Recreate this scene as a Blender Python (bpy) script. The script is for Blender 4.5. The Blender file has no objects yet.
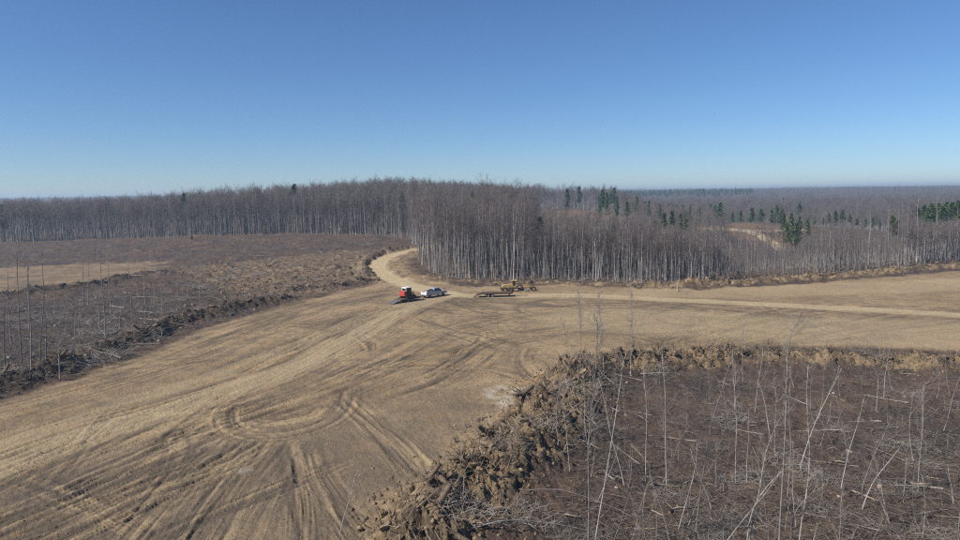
import bpy, bmesh, math, random
import numpy as np
from mathutils import Vector, Matrix

# ------------------------------------------------------------------ camera, sky, sun, exposure
S = bpy.context.scene
C = S.collection
FPX, CAMH = 685.0, 22.0
PITCH = math.atan((270 - 194.5) / FPX)
ROLL = math.radians(0.85)
cp, sp = math.cos(PITCH), math.sin(PITCH)
Fv = np.array([0, cp, -sp]); R0 = np.array([1.0, 0, 0]); U0 = np.array([0, sp, cp])
Rv = R0 * math.cos(ROLL) - U0 * math.sin(ROLL)
Uv = U0 * math.cos(ROLL) + R0 * math.sin(ROLL)
cam_d = bpy.data.cameras.new('camera')
cam = bpy.data.objects.new('camera', cam_d); C.objects.link(cam)
cam_d.sensor_width = 36; cam_d.lens = FPX / 960 * 36
cam_d.clip_start = 0.5; cam_d.clip_end = 40000
m = Matrix.Identity(4)
for i in range(3):
    m[i][0] = Rv[i]; m[i][1] = Uv[i]; m[i][2] = -Fv[i]
m[2][3] = CAMH
cam.matrix_world = m
S.camera = cam

SUN_DIR = np.array([-0.90, -0.42, 0.0]); SUN_DIR /= np.linalg.norm(SUN_DIR)
SUN_EL = math.radians(41)
sdir = Vector((SUN_DIR[0] * math.cos(SUN_EL), SUN_DIR[1] * math.cos(SUN_EL), math.sin(SUN_EL)))
w = bpy.data.worlds.new('World'); S.world = w; w.use_nodes = True
nt = w.node_tree; bg = nt.nodes['Background']
sky = nt.nodes.new('ShaderNodeTexSky'); sky.sky_type = 'NISHITA'; sky.sun_disc = False
sky.sun_elevation = SUN_EL; sky.sun_rotation = math.atan2(sdir.x, sdir.y)
sky.altitude = 0; sky.air_density = 0.88; sky.dust_density = 0.0; sky.ozone_density = 10.0
nt.links.new(sky.outputs[0], bg.inputs[0]); bg.inputs[1].default_value = 0.082
sd = bpy.data.lights.new('sun', 'SUN'); sd.energy = 5.0; sd.angle = math.radians(0.53); sd.color = (1.0, 0.95, 0.87)
sun = bpy.data.objects.new('sun', sd); C.objects.link(sun)
sun.rotation_euler = sdir.to_track_quat('Z', 'Y').to_euler()
sun.location = (-100, -40, 120)
S.view_settings.view_transform = 'Standard'; S.view_settings.look = 'None'
S.view_settings.exposure = 0.38; S.view_settings.gamma = 1.0; S.view_settings.use_curve_mapping = False
S.cycles.use_denoising = False
S.cycles.max_bounces = 4; S.cycles.diffuse_bounces = 2; S.cycles.glossy_bounces = 2
S.cycles.filter_width = 1.2; S.cycles.volume_bounces = 0; S.cycles.sample_clamp_direct = 6.0; S.cycles.sample_clamp_indirect = 3.0

rng = np.random.default_rng(7)
random.seed(7)

# ------------------------------------------------------------------ numeric helpers
_P = np.random.default_rng(3).permutation(256)
_P = np.concatenate([_P, _P, _P])
_ANG = np.random.default_rng(4).random(256) * 2 * np.pi
_GX, _GY = np.cos(_ANG), np.sin(_ANG)

def perlin(x, y):
    xi = np.floor(x).astype(np.int64); yi = np.floor(y).astype(np.int64)
    xf = x - xi; yf = y - yi
    xi &= 255; yi &= 255
    u = xf * xf * xf * (xf * (xf * 6 - 15) + 10); v = yf * yf * yf * (yf * (yf * 6 - 15) + 10)
    def g(a, b, dx, dy):
        h = _P[_P[a] + b]
        return _GX[h] * dx + _GY[h] * dy
    n00 = g(xi, yi, xf, yf); n10 = g(xi + 1, yi, xf - 1, yf)
    n01 = g(xi, yi + 1, xf, yf - 1); n11 = g(xi + 1, yi + 1, xf - 1, yf - 1)
    a = n00 + u * (n10 - n00); b = n01 + u * (n11 - n01)
    return (a + v * (b - a)) * 1.4

def fbm(x, y, s, oct=3, seed=0.0):
    t = 0; a = 1.0; f = 1.0 / s; tot = 0
    for i in range(oct):
        t = t + a * perlin(x * f + 17.3 * i + seed, y * f - 9.1 * i + seed * 1.7)
        tot += a; a *= 0.5; f *= 2.03
    return t / tot

def facets(x, y, s, seed=0):
    """broken angular blocks: every cell has its own height and tilt"""
    x = x / s + .35 * perlin(x / s * 1.3 + seed, y / s * 1.3); y = y / s + .35 * perlin(x * 1.3 - seed, y / s * 1.3 + 5)
    xi = np.floor(x).astype(np.int64); yi = np.floor(y).astype(np.int64)
    best = np.full(x.shape, 1e9); h = np.zeros(x.shape)
    for dx in (-1, 0, 1):
        for dy in (-1, 0, 1):
            a = (xi + dx + 37 * seed) & 255; b = (yi + dy) & 255
            k = _P[_P[a] + b]; k2 = _P[k + 91]; k3 = _P[k2 + 17]; k4 = _P[k3 + 5]
            ex = x - (xi + dx + k / 255.0); ey = y - (yi + dy + k2 / 255.0)
            d = ex * ex + ey * ey; mk = d < best
            best = np.where(mk, d, best)
            h = np.where(mk, k3 / 255.0 - .35 + 1.3 * (ex * (k4 / 127.5 - 1) + ey * (_P[k4 + 3] / 127.5 - 1)) - .7 * d, h)
    return h

def sstep(a, b, v):
    t = np.clip((v - a) / (b - a), 0, 1)
    return t * t * (3 - 2 * t)

def gauss(x, y, cx, cy, sx, sy):
    return np.exp(-((x - cx) / sx) ** 2 - ((y - cy) / sy) ** 2)

# forest edge distance as a function of bearing (tan of azimuth)
def ray(px, py):
    return Fv + (px - 480) / FPX * Rv + (270 - py) / FPX * Uv

def base(x, y):
    """large land form"""
    r = np.hypot(x, y)
    z = 0.45 * perlin(x / 55 + 3.1, y / 55 + 7.7)
    z = z + 11.5 * gauss(x, y, -62, 490, 125, 125)
    z = z + 5.5 * gauss(x, y, 160, 418, 65, 45)
    z = z - 1.5 * gauss(x, y, -170, 230, 60, 40)
    right = sstep(0, 40, x - 0.06 * (y - 180))
    q = y - np.interp(x, [0, 20, 50, 80, 110, 140, 300], [176, 174, 166, 179, 192, 203, 250])
    z = z - 8.5 * right * sstep(7, 45, q) * (1 - sstep(95, 165, q))
    z = z + right * (-2.5 * sstep(275, 350, r) - 10 * sstep(.19, .26, x / np.maximum(y, 1)) * sstep(430, 560, r) * (1 - sstep(700, 1700, r)))
    z = z + 9.0 * gauss(x, y, 78, 690, 90, 120)
    z = z + 9 * sstep(700, 2600, r) + sstep(500, 1500, r) * 5 * perlin(x / 420 + 1.3, y / 420 + 2.2)
    z = z + sstep(2200, 4500, r) * (10 + 16 * perlin(x / 900 + 5, y / 1300 + 8))
    z = z - 5 * sstep(520, 800, r) * sstep(-60, -220, x) * (1 - sstep(1200, 2600, r))
    return z

def G(px, py):
    """point of the smooth land seen in the direction of a photograph pixel"""
    d = ray(px, py); z = 0.0
    for _ in range(12):
        t = (z - CAMH) / d[2]
        z2 = float(base(np.array([t * d[0]]), np.array([t * d[1]]))[0])
        z = 0.5 * z + 0.5 * z2
    return np.array([t * d[0], t * d[1]])

def smooth(pts, n=4):
    P = np.array(pts, float); out = []
    Q = np.vstack([2 * P[0] - P[1], P, 2 * P[-1] - P[-2]])
    for i in range(1, len(Q) - 2):
        for k in range(n):
            t = k / n
            out.append(0.5 * ((2 * Q[i]) + (-Q[i-1] + Q[i+1]) * t + (2*Q[i-1] - 5*Q[i] + 4*Q[i+1] - Q[i+2]) * t*t
                              + (-Q[i-1] + 3*Q[i] - 3*Q[i+1] + Q[i+2]) * t**3))
    out.append(P[-1])
    return np.array(out)

def line(pix, n=4):
    return smooth([G(a, b) for a, b in pix], n)

def polydist(x, y, L):
    best = np.full(x.shape, 1e9); s = np.zeros(x.shape); t = np.zeros(x.shape)
    acc = 0.0
    for i in range(len(L) - 1):
        a = L[i]; d = L[i+1] - a; l = math.hypot(*d)
        if l < 1e-6: continue
        ux, uy = d / l
        rx = x - a[0]; ry = y - a[1]
        k = rx * ux + ry * uy
        kc = np.clip(k, 0, l)
        ex = rx - kc * ux; ey = ry - kc * uy
        q = ex * ex + ey * ey
        mk = q < best
        best = np.where(mk, q, best)
        s = np.where(mk, np.sign(ux * ry - uy * rx) * np.sqrt(q), s)
        t = np.where(mk, acc + kc, t)
        acc += l
    return s, t, acc

def polysd(x, y, P):
    """signed distance, positive inside"""
    s, _, _ = polydist(x, y, np.vstack([P, P[:1]]))
    inside = np.zeros(x.shape, bool); n = len(P)
    for i in range(n):
        x1, y1 = P[i]; x2, y2 = P[(i+1) % n]
        if y1 == y2: continue
        c = ((y1 > y) != (y2 > y)) & (x < (x2 - x1) * (y - y1) / (y2 - y1) + x1)
        inside ^= c
    return np.where(inside, np.abs(s), -np.abs(s))

# ------------------------------------------------------------------ layout lines of the site
CLEAR = np.array([G(a, b) for a, b in [
    (-260, 470), (-60, 424), (0, 402), (70, 380), (140, 357), (205, 328), (255, 313), (295, 303), (340, 292), (385, 283),
    (410, 281), (440, 284), (470, 287), (560, 285), (640, 289), (700, 290), (800, 284), (900, 276), (960, 271), (1200, 258),
    (1200, 350), (960, 350), (880, 347), (760, 345), (690, 351), (640, 357), (595, 361), (568, 372), (530, 392),
    (500, 428), (455, 470), (415, 515), (392, 560), (380, 700), (100, 900), (-500, 900)]])
PAD = np.array([G(a, b) for a, b in [(-120, 272), (0, 268), (90, 264), (160, 262), (172, 270), (140, 277), (60, 285), (0, 292), (-120, 300)]])
BURN = np.array([G(a, b) for a, b in [(175, 268), (240, 262), (330, 252), (400, 248), (398, 262), (376, 272), (396, 282), (340, 293), (290, 300), (240, 300), (200, 283)]])
LEFT_DARK = np.array([G(a, b) for a, b in [(-160, 316), (0, 304), (90, 296), (150, 290), (215, 300), (232, 308), (160, 330), (80, 358), (0, 384), (-160, 430)]])  # outline of the darker coloured patch in the left cutover
ROADS = [
    (line([(452, 295), (425, 289), (402, 283), (385, 275), (377, 267), (383, 259), (397, 254), (414, 250), (428, 247)], 6), 2.9, 1.0),
    (line([(440, 295), (500, 296), (560, 295), (640, 298), (760, 304), (860, 309), (960, 315), (1200, 330)], 4), 2.6, 0.8),
    (line([(600, 318), (760, 326), (960, 334), (1200, 345)], 4), 11.0, 0.42),
    (line([(660, 292), (800, 290), (960, 284), (1200, 272)], 4), 8.0, 0.35),
    (line([(-60, 492), (0, 466), (100, 430), (200, 400), (290, 368), (355, 336), (400, 311), (440, 297)], 4), 2.6, 0.55),
    (line([(-80, 470), (0, 445), (110, 408), (215, 375), (300, 343), (370, 315), (415, 303)], 4), 1.6, 0.35),
    (line([(700, 229), (745, 231), (760, 236), (772, 243), (782, 250)], 4), 3.5, 1.0),
    (line([(690, 229), (720, 228.5), (760, 231), (800, 230)], 4), 3.0, 0.8),
]
# (line, half width, height, lumpiness)
BANKS = {
    'near': (line([(385, 640), (425, 545), (462, 497), (505, 458), (540, 427), (562, 397), (576, 375)], 4), 3.5, 2.2, 1.15),
    'mid': (line([(572, 377), (600, 364), (640, 360), (690, 356), (760, 351), (840, 355), (900, 357), (960, 359), (1200, 368)], 4), 2.0, 1.7, 1.0),
    'left': (line([(-140, 436), (-40, 403), (0, 388), (45, 374), (90, 358), (135, 342), (175, 325), (215, 314), (255, 306), (290, 300)], 4), 2.2, 1.8, 0.9),
    'upperleft': (line([(-120, 306), (0, 297), (50, 291), (100, 285), (135, 279), (165, 274)], 4), 2.4, 1.5, 0.8),
    'berm': (line([(640, 287), (680, 287), (740, 284), (800, 280), (860, 276), (910, 271), (960, 267), (1200, 255)], 4), 2.4, 1.3, 0.9),
    'curve': (line([(372, 277), (368, 266), (376, 256), (394, 251), (412, 247)], 4), 2.2, 1.5, 0.6),
    'road': (line([(290, 292), (320, 289), (350, 286), (368, 282), (380, 281)], 4), 1.8, 1.0, 0.9),
    'scrub': (line([(425, 276), (450, 282), (500, 284), (560, 284), (640, 287)], 4), 1.6, 0.5, 0.7),
}
# streak bundles: (line, half width, amplitude, ruts)
def L_(*p): return line(p, 5)
TRACKS = [
    (L_((-60, 490), (0, 464), (100, 428), (200, 399), (290, 367), (355, 335), (400, 310), (440, 298)), 7.5, .16, [(-3.4, .16), (-1.6, .2), (3.0, .22), (4.9, .18)]),
    (L_((-90, 535), (40, 500), (130, 460), (230, 420), (320, 392), (400, 362), (470, 345)), 4.5, .17, [(-1.8, .30), (0.2, .26), (2.4, .30)]),
    (L_((-120, 580), (40, 540), (130, 500), (210, 468), (260, 440)), 3.5, .14, [(-1.2, .3), (1.0, .26)]),
    (L_((256, 402), (236, 404), (226, 416), (232, 429), (262, 436), (300, 432), (332, 420), (347, 404), (351, 386)), 1.9, .10, [(-.95, .15), (.95, .15), (0.1, .05)]),
    (L_((236, 420), (270, 424), (310, 418), (330, 405)), 1.6, .09, [(-.9, .10), (.9, .10)]),
    (L_((292, 440), (297, 470), (303, 505), (304, 560), (300, 640)), 1.5, .08, [(-.15, .15), (1.5, .05)]),
    (L_((310, 445), (320, 475), (337, 505), (360, 545), (380, 600)), 1.3, .08, [(0, .13), (1.7, .06)]),
    (L_((345, 398), (375, 425), (402, 450), (425, 478)), 2.2, .09, [(-1, .08), (.9, .10)]),
    (L_((250, 440), (215, 480), (170, 540), (120, 620)), 6.0, .10, [(-3, .09), (-1.3, .12), (1.4, .10), (3.5, .08)]),
    (L_((385, 396), (435, 378), (470, 358), (485, 346), (520, 336), (600, 326), (690, 318)), 4.0, .13, [(-1.4, .16), (.7, .18), (2.3, .14)]),
    (L_((420, 352), (455, 350), (478, 342), (482, 332), (466, 325)), 1.8, .05, [(-.9, .07), (.9, .07)]),
    (L_((640, 352), (700, 335), (755, 318), (830, 304)), 6.0, .12, [(-2.5, .2), (-.6, .2), (1.4, .2), (3.4, .16)]),
    (L_((740, 344), (830, 328), (900, 316), (980, 305)), 5.0, .11, [(-2, .16), (0, .16), (2, .16)]),
    (L_((820, 340), (900, 330), (1000, 318)), 4.0, .09, [(-1, .1), (1, .1)]),
    (L_((190, 338), (260, 318), (330, 300), (400, 290)), 7.0, .13, [(-3, .14), (0, .16), (3, .16)]),
    (L_((230, 372), (300, 345), (360, 318), (405, 303)), 5.0, .15, [(-1.6, .25), (.6, .25), (2.6, .2)]),
    (L_((450, 300), (560, 297), (700, 303), (960, 318), (1200, 334)), 3.5, .07, [(-1.1, .07), (1.1, .07)]),
    (L_((450, 305), (520, 308), (620, 306), (700, 312), (820, 322)), 9.0, .07, []),
    (L_((-30, 560), (60, 520), (150, 480), (235, 452)), 6.0, .15, [(-3, .2), (-1.2, .25), (.8, .2), (2.8, .22)]),
    (L_((480, 340), (560, 330), (640, 332), (700, 326)), 6.0, .1, [(-2, .1), (.2, .1), (2.2, .1)]),
    (L_((340, 380), (400, 352), (450, 330), (520, 314), (600, 306)), 5.0, .12, [(-2.4, .14), (-.4, .14), (1.6, .14)]),
    (L_((-40, 420), (60, 395), (160, 365), (240, 335), (300, 312)), 6.0, .12, [(-2, .12), (1.6, .12)]),
    (L_((0, 278), (60, 275), (150, 268)), 6.0, .10, [(0, .2)]),
]
_tr = random.Random(21)
for _k in range(84):
    _px = _tr.uniform(-20, 900); _py = 300 + 250 * _tr.random() ** 1.4
    if _px > 560: _py = _tr.uniform(298, 345)
    if _px > 380 and _py > 400: _px -= 220
    if 190 < _px < 420 and _py > 375: continue
    _c = G(_px, _py); _a = math.atan2(*(G(430, 300) - _c)[::-1]) + _tr.gauss(0, .55); _cv = _tr.gauss(0, .035)
    _pts = [_c]
    for _i in range(_tr.randint(4, 9)):
        _a += _cv * 3.5; _pts.append(_pts[-1] + 3.5 * np.array([math.cos(_a), math.sin(_a)]))
    _d = _tr.uniform(.025, .085)
    TRACKS.append((smooth(_pts, 3), _tr.uniform(1.5, 2.3), _tr.uniform(.05, .10), [(-.95, _d), (.95, _d * _tr.uniform(.6, 1.2))]))
VEH = [G(434, 296.5), G(412, 301.5), G(496, 296.5), G(518, 291)]
VEHR = [7.5, 6.5, 6.5, 6.0]

EDGE_PX = np.array([-500, -200, 0, 100, 200, 300, 380, 411, 414, 418, 424, 434, 450, 500, 560, 650, 700, 800, 900, 960, 1400], float)
EDGE_PY = np.array([252, 246, 243, 240, 237, 235, 236, 240, 252, 262, 268, 275, 280, 281, 281, 284.5, 284, 276, 269, 264.5, 240], float)
_e = [G(a, b) for a, b in zip(EDGE_PX, EDGE_PY)]
EDGE_T = np.array([p[0] / p[1] for p in _e]); EDGE_D = np.array([math.hypot(*p) for p in _e])
_o = np.argsort(EDGE_T); EDGE_T = EDGE_T[_o]; EDGE_D = EDGE_D[_o]

def forest_depth(x, y):
    """metres beyond the forest edge, negative in the open"""
    t = x / np.maximum(y, 1.0)
    return np.hypot(x, y) - np.interp(t, EDGE_T, EDGE_D)

def pxd(px, d):
    """ground point at forward distance d in the bearing of photograph column px (near the horizon)"""
    q = ray(px, 215); k = d / q[1]
    return np.array([q[0] * k, d])
FIELDS = [(pxd(566, 575), 62, 90), (pxd(758, 372), 24, 36), (pxd(862, 335), 15, 24), (pxd(690, 400), 22, 18)]

def field_mask(x, y):
    f = np.zeros(x.shape)
    for (c, a, b) in FIELDS:
        q = np.hypot((x - c[0]) / a, (y - c[1]) / b) + 0.25 * perlin(x / 14, y / 14)
        f = np.maximum(f, 1 - sstep(0.8, 1.05, q))
    return f

def site(x, y, want_masks=False):
    x = np.asarray(x, float); y = np.asarray(y, float)
    shp = x.shape; x = x.ravel(); y = y.ravel()
    z = base(x, y)
    n1 = fbm(x, y, 6.0, 3, 1.0)
    n2 = fbm(x, y, 1.6, 3, 5.0)
    near = np.hypot(x, y) < 420
    dirt = np.zeros(x.shape); pale = np.zeros(x.shape); bank = np.zeros(x.shape); clay = np.zeros(x.shape); streak = np.zeros(x.shape)
    road = np.zeros(x.shape); burn = np.zeros(x.shape)
    I = np.where(near)[0]
    xs, ys = x[I], y[I]
    sdv = polysd(xs, ys, CLEAR)
    dm = sstep(-0.9, 0.9, sdv + 1.3 * n1[I])
    pm = sstep(-3.5, 4, polysd(xs, ys, PAD) + 7 * n1[I] + 9 * fbm(xs, ys, 14, 2, 6.0)) * (.8 + .5 * fbm(xs, ys * 2, 8, 2, 2.0))
    dirt[I] = np.maximum(dm, 0.8 * pm)
    bm = sstep(-4, 6, polysd(xs, ys, BURN) + 5 * n1[I])
    burn[I] = bm * (1 - dirt[I])
    left_dark = sstep(-6, 10, polysd(xs, ys, LEFT_DARK) + 6 * n1[I]) * (1 - dirt[I])  # soft mask that darkens the ground colour of this patch
    # right slash field lies lower than the graded fill
    low = sstep(1.0, -5.0, sdv) * sstep(6, 16, xs + 0.25 * (60 - ys)) * sstep(125, 110, ys)
    z[I] -= 1.3 * low
    rough = 1 - np.maximum(dirt[I], 0)
    z[I] += rough * (0.38 * n1[I] + 0.34 * n2[I] + .35 * np.maximum(fbm(xs, ys, 9.0, 2, 4.0), 0) + 0.12 * fbm(xs, ys, .5, 2, 9.0)) + (1 - rough) * (0.05 * n1[I] + 0.028 * n2[I] + .045 * fbm(xs, ys, .45, 2, 3.0) + .05 * fbm(xs, ys, 1.0, 2, 13.0))
    lf = sstep(120, 160, ys) * rough
    z[I] += (burn[I] + .55 * lf) * (0.45 * np.abs(n1[I]) + .5 * facets(xs, ys, 2.4, 11) * sstep(-.1, .35, fbm(xs, ys, 11, 2, 21.0))) + lf * 1.1 * np.maximum(fbm(xs, ys / .4, 26, 2, 31.0) - .12, 0) * 2
    for (Ln, W, amp, ruts) in TRACKS:
        b0 = Ln.min(0) - W * 1.6; b1 = Ln.max(0) + W * 1.6
        J = np.where((x > b0[0]) & (x < b1[0]) & (y > b0[1]) & (y < b1[1]) & near)[0]
        if len(J) == 0: continue
        s, t, acc = polydist(x[J], y[J], Ln)
        win = np.exp(-(np.abs(s) / W) ** 4) * sstep(0, 4, t + 1.5) * sstep(0, 4, acc - t + 1.5)
        mod = 0.45 + 0.75 * sstep(-0.35, 0.4, perlin(t / 7 + W, s / 2.5))
        rJ = np.hypot(x[J], y[J]); nf = 1 - sstep(48, 70, rJ); nf2 = 1 - sstep(85, 125, rJ)
        st = (.35 + .65 * nf2) * perlin(s / 0.66 + 31 * W, t / 13) + .55 * perlin(s / 1.5 + 5 * W, t / 16) + 0.6 * nf * perlin(s / 0.27 + 7 * W, t / 6)
        gr = perlin(s / 0.85 + 13 * W, t / 20 + W); gr2 = perlin(s / 0.5 + 3 * W, t / 14 + 2 * W)
        groove = np.exp(-(gr / (.10 + .16 * (1 - nf2))) ** 2) + .7 * nf * np.exp(-(gr2 / .13) ** 2)
        h = amp * win * mod * (.75 * st - .75 * groove)
        for (o, dep) in ruts:
            e = s - o - 0.25 * perlin(t / 9, o + 3.0 + 0 * t)
            q = np.exp(-(e / 0.19) ** 2) * (1 + .05 * np.sin(t * 15.0)) - 0.5 * np.exp(-((np.abs(e) - 0.40) / 0.16) ** 2)
            brk = sstep(-0.3, 0.3, perlin(t / 5 + o * 3.3, 0 * t + W)) * (.7 + .6 * perlin(t / 1.3, 0 * t + o))
            h -= dep * q * brk * sstep(0, 3, t) * sstep(0, 3, acc - t) * (0.9 + .25 * perlin(t / 2.5, s / .6))
        h *= np.maximum(dirt[J], 0.25)
        z[J] += h
        streak[J] += win * (st * 0.7 - .35 * mod * groove)
    for (Ln, W, k) in ROADS:
        b0 = Ln.min(0) - W * 4; b1 = Ln.max(0) + W * 4
        J = np.where((x > b0[0]) & (x < b1[0]) & (y > b0[1]) & (y < b1[1]))[0]
        if len(J) == 0: continue
        s, t, acc = polydist(x[J], y[J], Ln)
        mk = 1 - sstep(W * 0.75, W * 1.35, np.abs(s) + 0.5 * n1[J])
        pale[J] = np.maximum(pale[J], mk * k)
        if k >= 0.8:
            road[J] = np.maximum(road[J], mk); dirt[J] = np.maximum(dirt[J], mk)
            zf = base(x[J], y[J]) + 0.06 * perlin(s / .7, t / 14) + .02 * n2[J]
            z[J] = z[J] * (1 - mk) + zf * mk
    J = I; s, t, acc = polydist(x[J], y[J], ROADS[0][0]); dirt[J] = np.maximum(dirt[J], .8 * (1 - sstep(4, 10, np.abs(s) + 3 * n1[J] - 2 * (s < 0))))
    bid = np.full(x.shape, -1); darken = np.zeros(x.shape); darken[I] = .7 * left_dark; grey = np.zeros(x.shape)
    c = G(235, 480); c2 = G(60, 520); c3 = G(420, 440)
    grey[I] = np.clip(gauss(xs, ys, c[0], c[1], 15, 17) + .9 * gauss(xs, ys, c2[0], c2[1], 14, 12) + .7 * gauss(xs, ys, c3[0], c3[1], 7, 14), 0, 1) * np.clip(.75 + .8 * n1[I], 0, 1)
    for bi, (nm, (Ln, W, H, lump)) in enumerate(BANKS.items()):
        b0 = Ln.min(0) - W * 4; b1 = Ln.max(0) + W * 4
        J = np.where((x > b0[0]) & (x < b1[0]) & (y > b0[1]) & (y < b1[1]))[0]
        if len(J) == 0: continue
        s, t, acc = polydist(x[J], y[J], Ln)
        s = s + 0.9 * perlin(t / 5 + bi, s / 6)
        prof = np.exp(-(np.abs(s) / W) ** 2.4) * sstep(-3, 2.5, acc - t + 0.01) * sstep(-3, 2.5, t + .01)
        e_ = prof ** 0.5
        h = H * prof * (0.72 + 0.5 * perlin(t / 4.5 + 9 * bi, s / 5)) + lump * e_ * (.50 * facets(x[J], y[J], 1.35, bi) + .22 * facets(x[J], y[J], .6, bi + 3) + .12 * fbm(x[J], y[J], .4, 2, 2.0))
        if nm == 'curve': h *= (1 - road[J])
        h *= (1 - 0.9 * road[J])
        z[J] += h
        pm = sstep(0.18, 0.45, prof) * (1 - road[J])
        up = pm > bank[J]
        bid[J] = np.where(up & (pm > .45), bi, bid[J])
        bank[J] = np.maximum(bank[J], pm)
        if nm in ('left', 'upperleft', 'curve', 'road'): darken[J] = np.maximum(darken[J], pm)  # these banks get a darker colour over their whole width
    # orange clay and pale sand spots
    for (px, py, a, b, k) in [(243, 478, 1.3, .5, .55), (245, 469, .8, .9, -.7), (506, 397, 2.6, 5.0, -1.3), (4, 534, 1.5, .6, .6), (527, 383, 2.2, 1.2, .8), (240, 335, 1, 1, .4), (430, 350, 2, 2, .3), (395, 318, 4, 1.2, .6)]:
        c = G(px, py)
        clay += k * np.exp(-(((x - c[0]) / a) ** 2 + ((y - c[1]) / b) ** 2) ** 1.5) * np.clip(.62 + 1.5 * n2 + .8 * n1, 0, 1.3)
    fm = field_mask(x, y)
    fd = forest_depth(x, y)
    forest = sstep(-2, 3, fd) * (1 - fm)
    far = ~near
    z[far] += (0.25 * n1[far])
    # flat standing for the machines
    for c, rr in zip(VEH, VEHR):
        d = np.hypot(x - c[0], y - c[1]) / rr
        k = 1 - sstep(0.55, 1.0, d)
        zc = float(base(np.array([c[0]]), np.array([c[1]]))[0])
        z = z * (1 - k) + (zc + .006 * n2) * k
    z = z.reshape(shp)
    if not want_masks: return z
    return z, dict(dirt=dirt, pale=pale, bank=bank, clay=clay, streak=streak, road=road, forest=forest, field=fm, bid=bid, burn=burn, darken=darken, grey=grey)

def HT(x, y):
    """height of the finished ground sheet"""
    r = np.hypot(x, y); a = np.arctan2(x, y)
    i = np.clip(np.searchsorted(rr, r) - 1, 0, nr - 2); j = np.clip(np.searchsorted(az[:980], a) - 1, 0, 978)
    u = np.clip((r - rr[i]) / (rr[i+1] - rr[i]), 0, 1); v = np.clip((a - az[j]) / (az[j+1] - az[j]), 0, 1)
    return (GZ[i, j] * (1 - u) + GZ[i+1, j] * u) * (1 - v) + (GZ[i, j+1] * (1 - u) + GZ[i+1, j+1] * u) * v
def H1(p):
    return float(HT(np.array([p[0]]), np.array([p[1]]))[0])

# ------------------------------------------------------------------ materials
def nodes(name):
    mt = bpy.data.materials.new(name); mt.use_nodes = True
    n = mt.node_tree.nodes; l = mt.node_tree.links
    b = n['Principled BSDF']; b.inputs['Roughness'].default_value = 0.9; b.inputs['Specular IOR Level'].default_value = 0.15
    return mt, n, l, b

def mixc(n, l, fac, a, b, mode='MIX'):
    q = n.new('ShaderNodeMix'); q.data_type = 'RGBA'; q.blend_type = mode
    for sock, v in ((q.inputs[0], fac), (q.inputs[6], a), (q.inputs[7], b)):
        if hasattr(v, 'is_output'): l.new(v, sock)
        elif isinstance(v, (int, float)): sock.default_value = v
        else: sock.default_value = (*v, 1)
    return q.outputs[2]

def math_(n, l, op, a, b=0.0, clamp=False):
    q = n.new('ShaderNodeMath'); q.operation = op; q.use_clamp = clamp
    for sock, v in ((q.inputs[0], a), (q.inputs[1], b)):
        if hasattr(v, 'is_output'): l.new(v, sock)
        else: sock.default_value = v
    return q.outputs[0]

def noise(n, l, scale, detail=4, rough=0.6, vec=None):
    q = n.new('ShaderNodeTexNoise'); q.inputs['Scale'].default_value = scale; q.inputs['Detail'].default_value = detail
    q.inputs['Roughness'].default_value = rough
    if vec is not None: l.new(vec, q.inputs['Vector'])
    return q.outputs['Fac']

def ramp(n, l, fac, a, b):
    q = n.new('ShaderNodeMapRange'); q.inputs[1].default_value = a; q.inputs[2].default_value = b
    l.new(fac, q.inputs[0]); return q.outputs[0]

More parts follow.
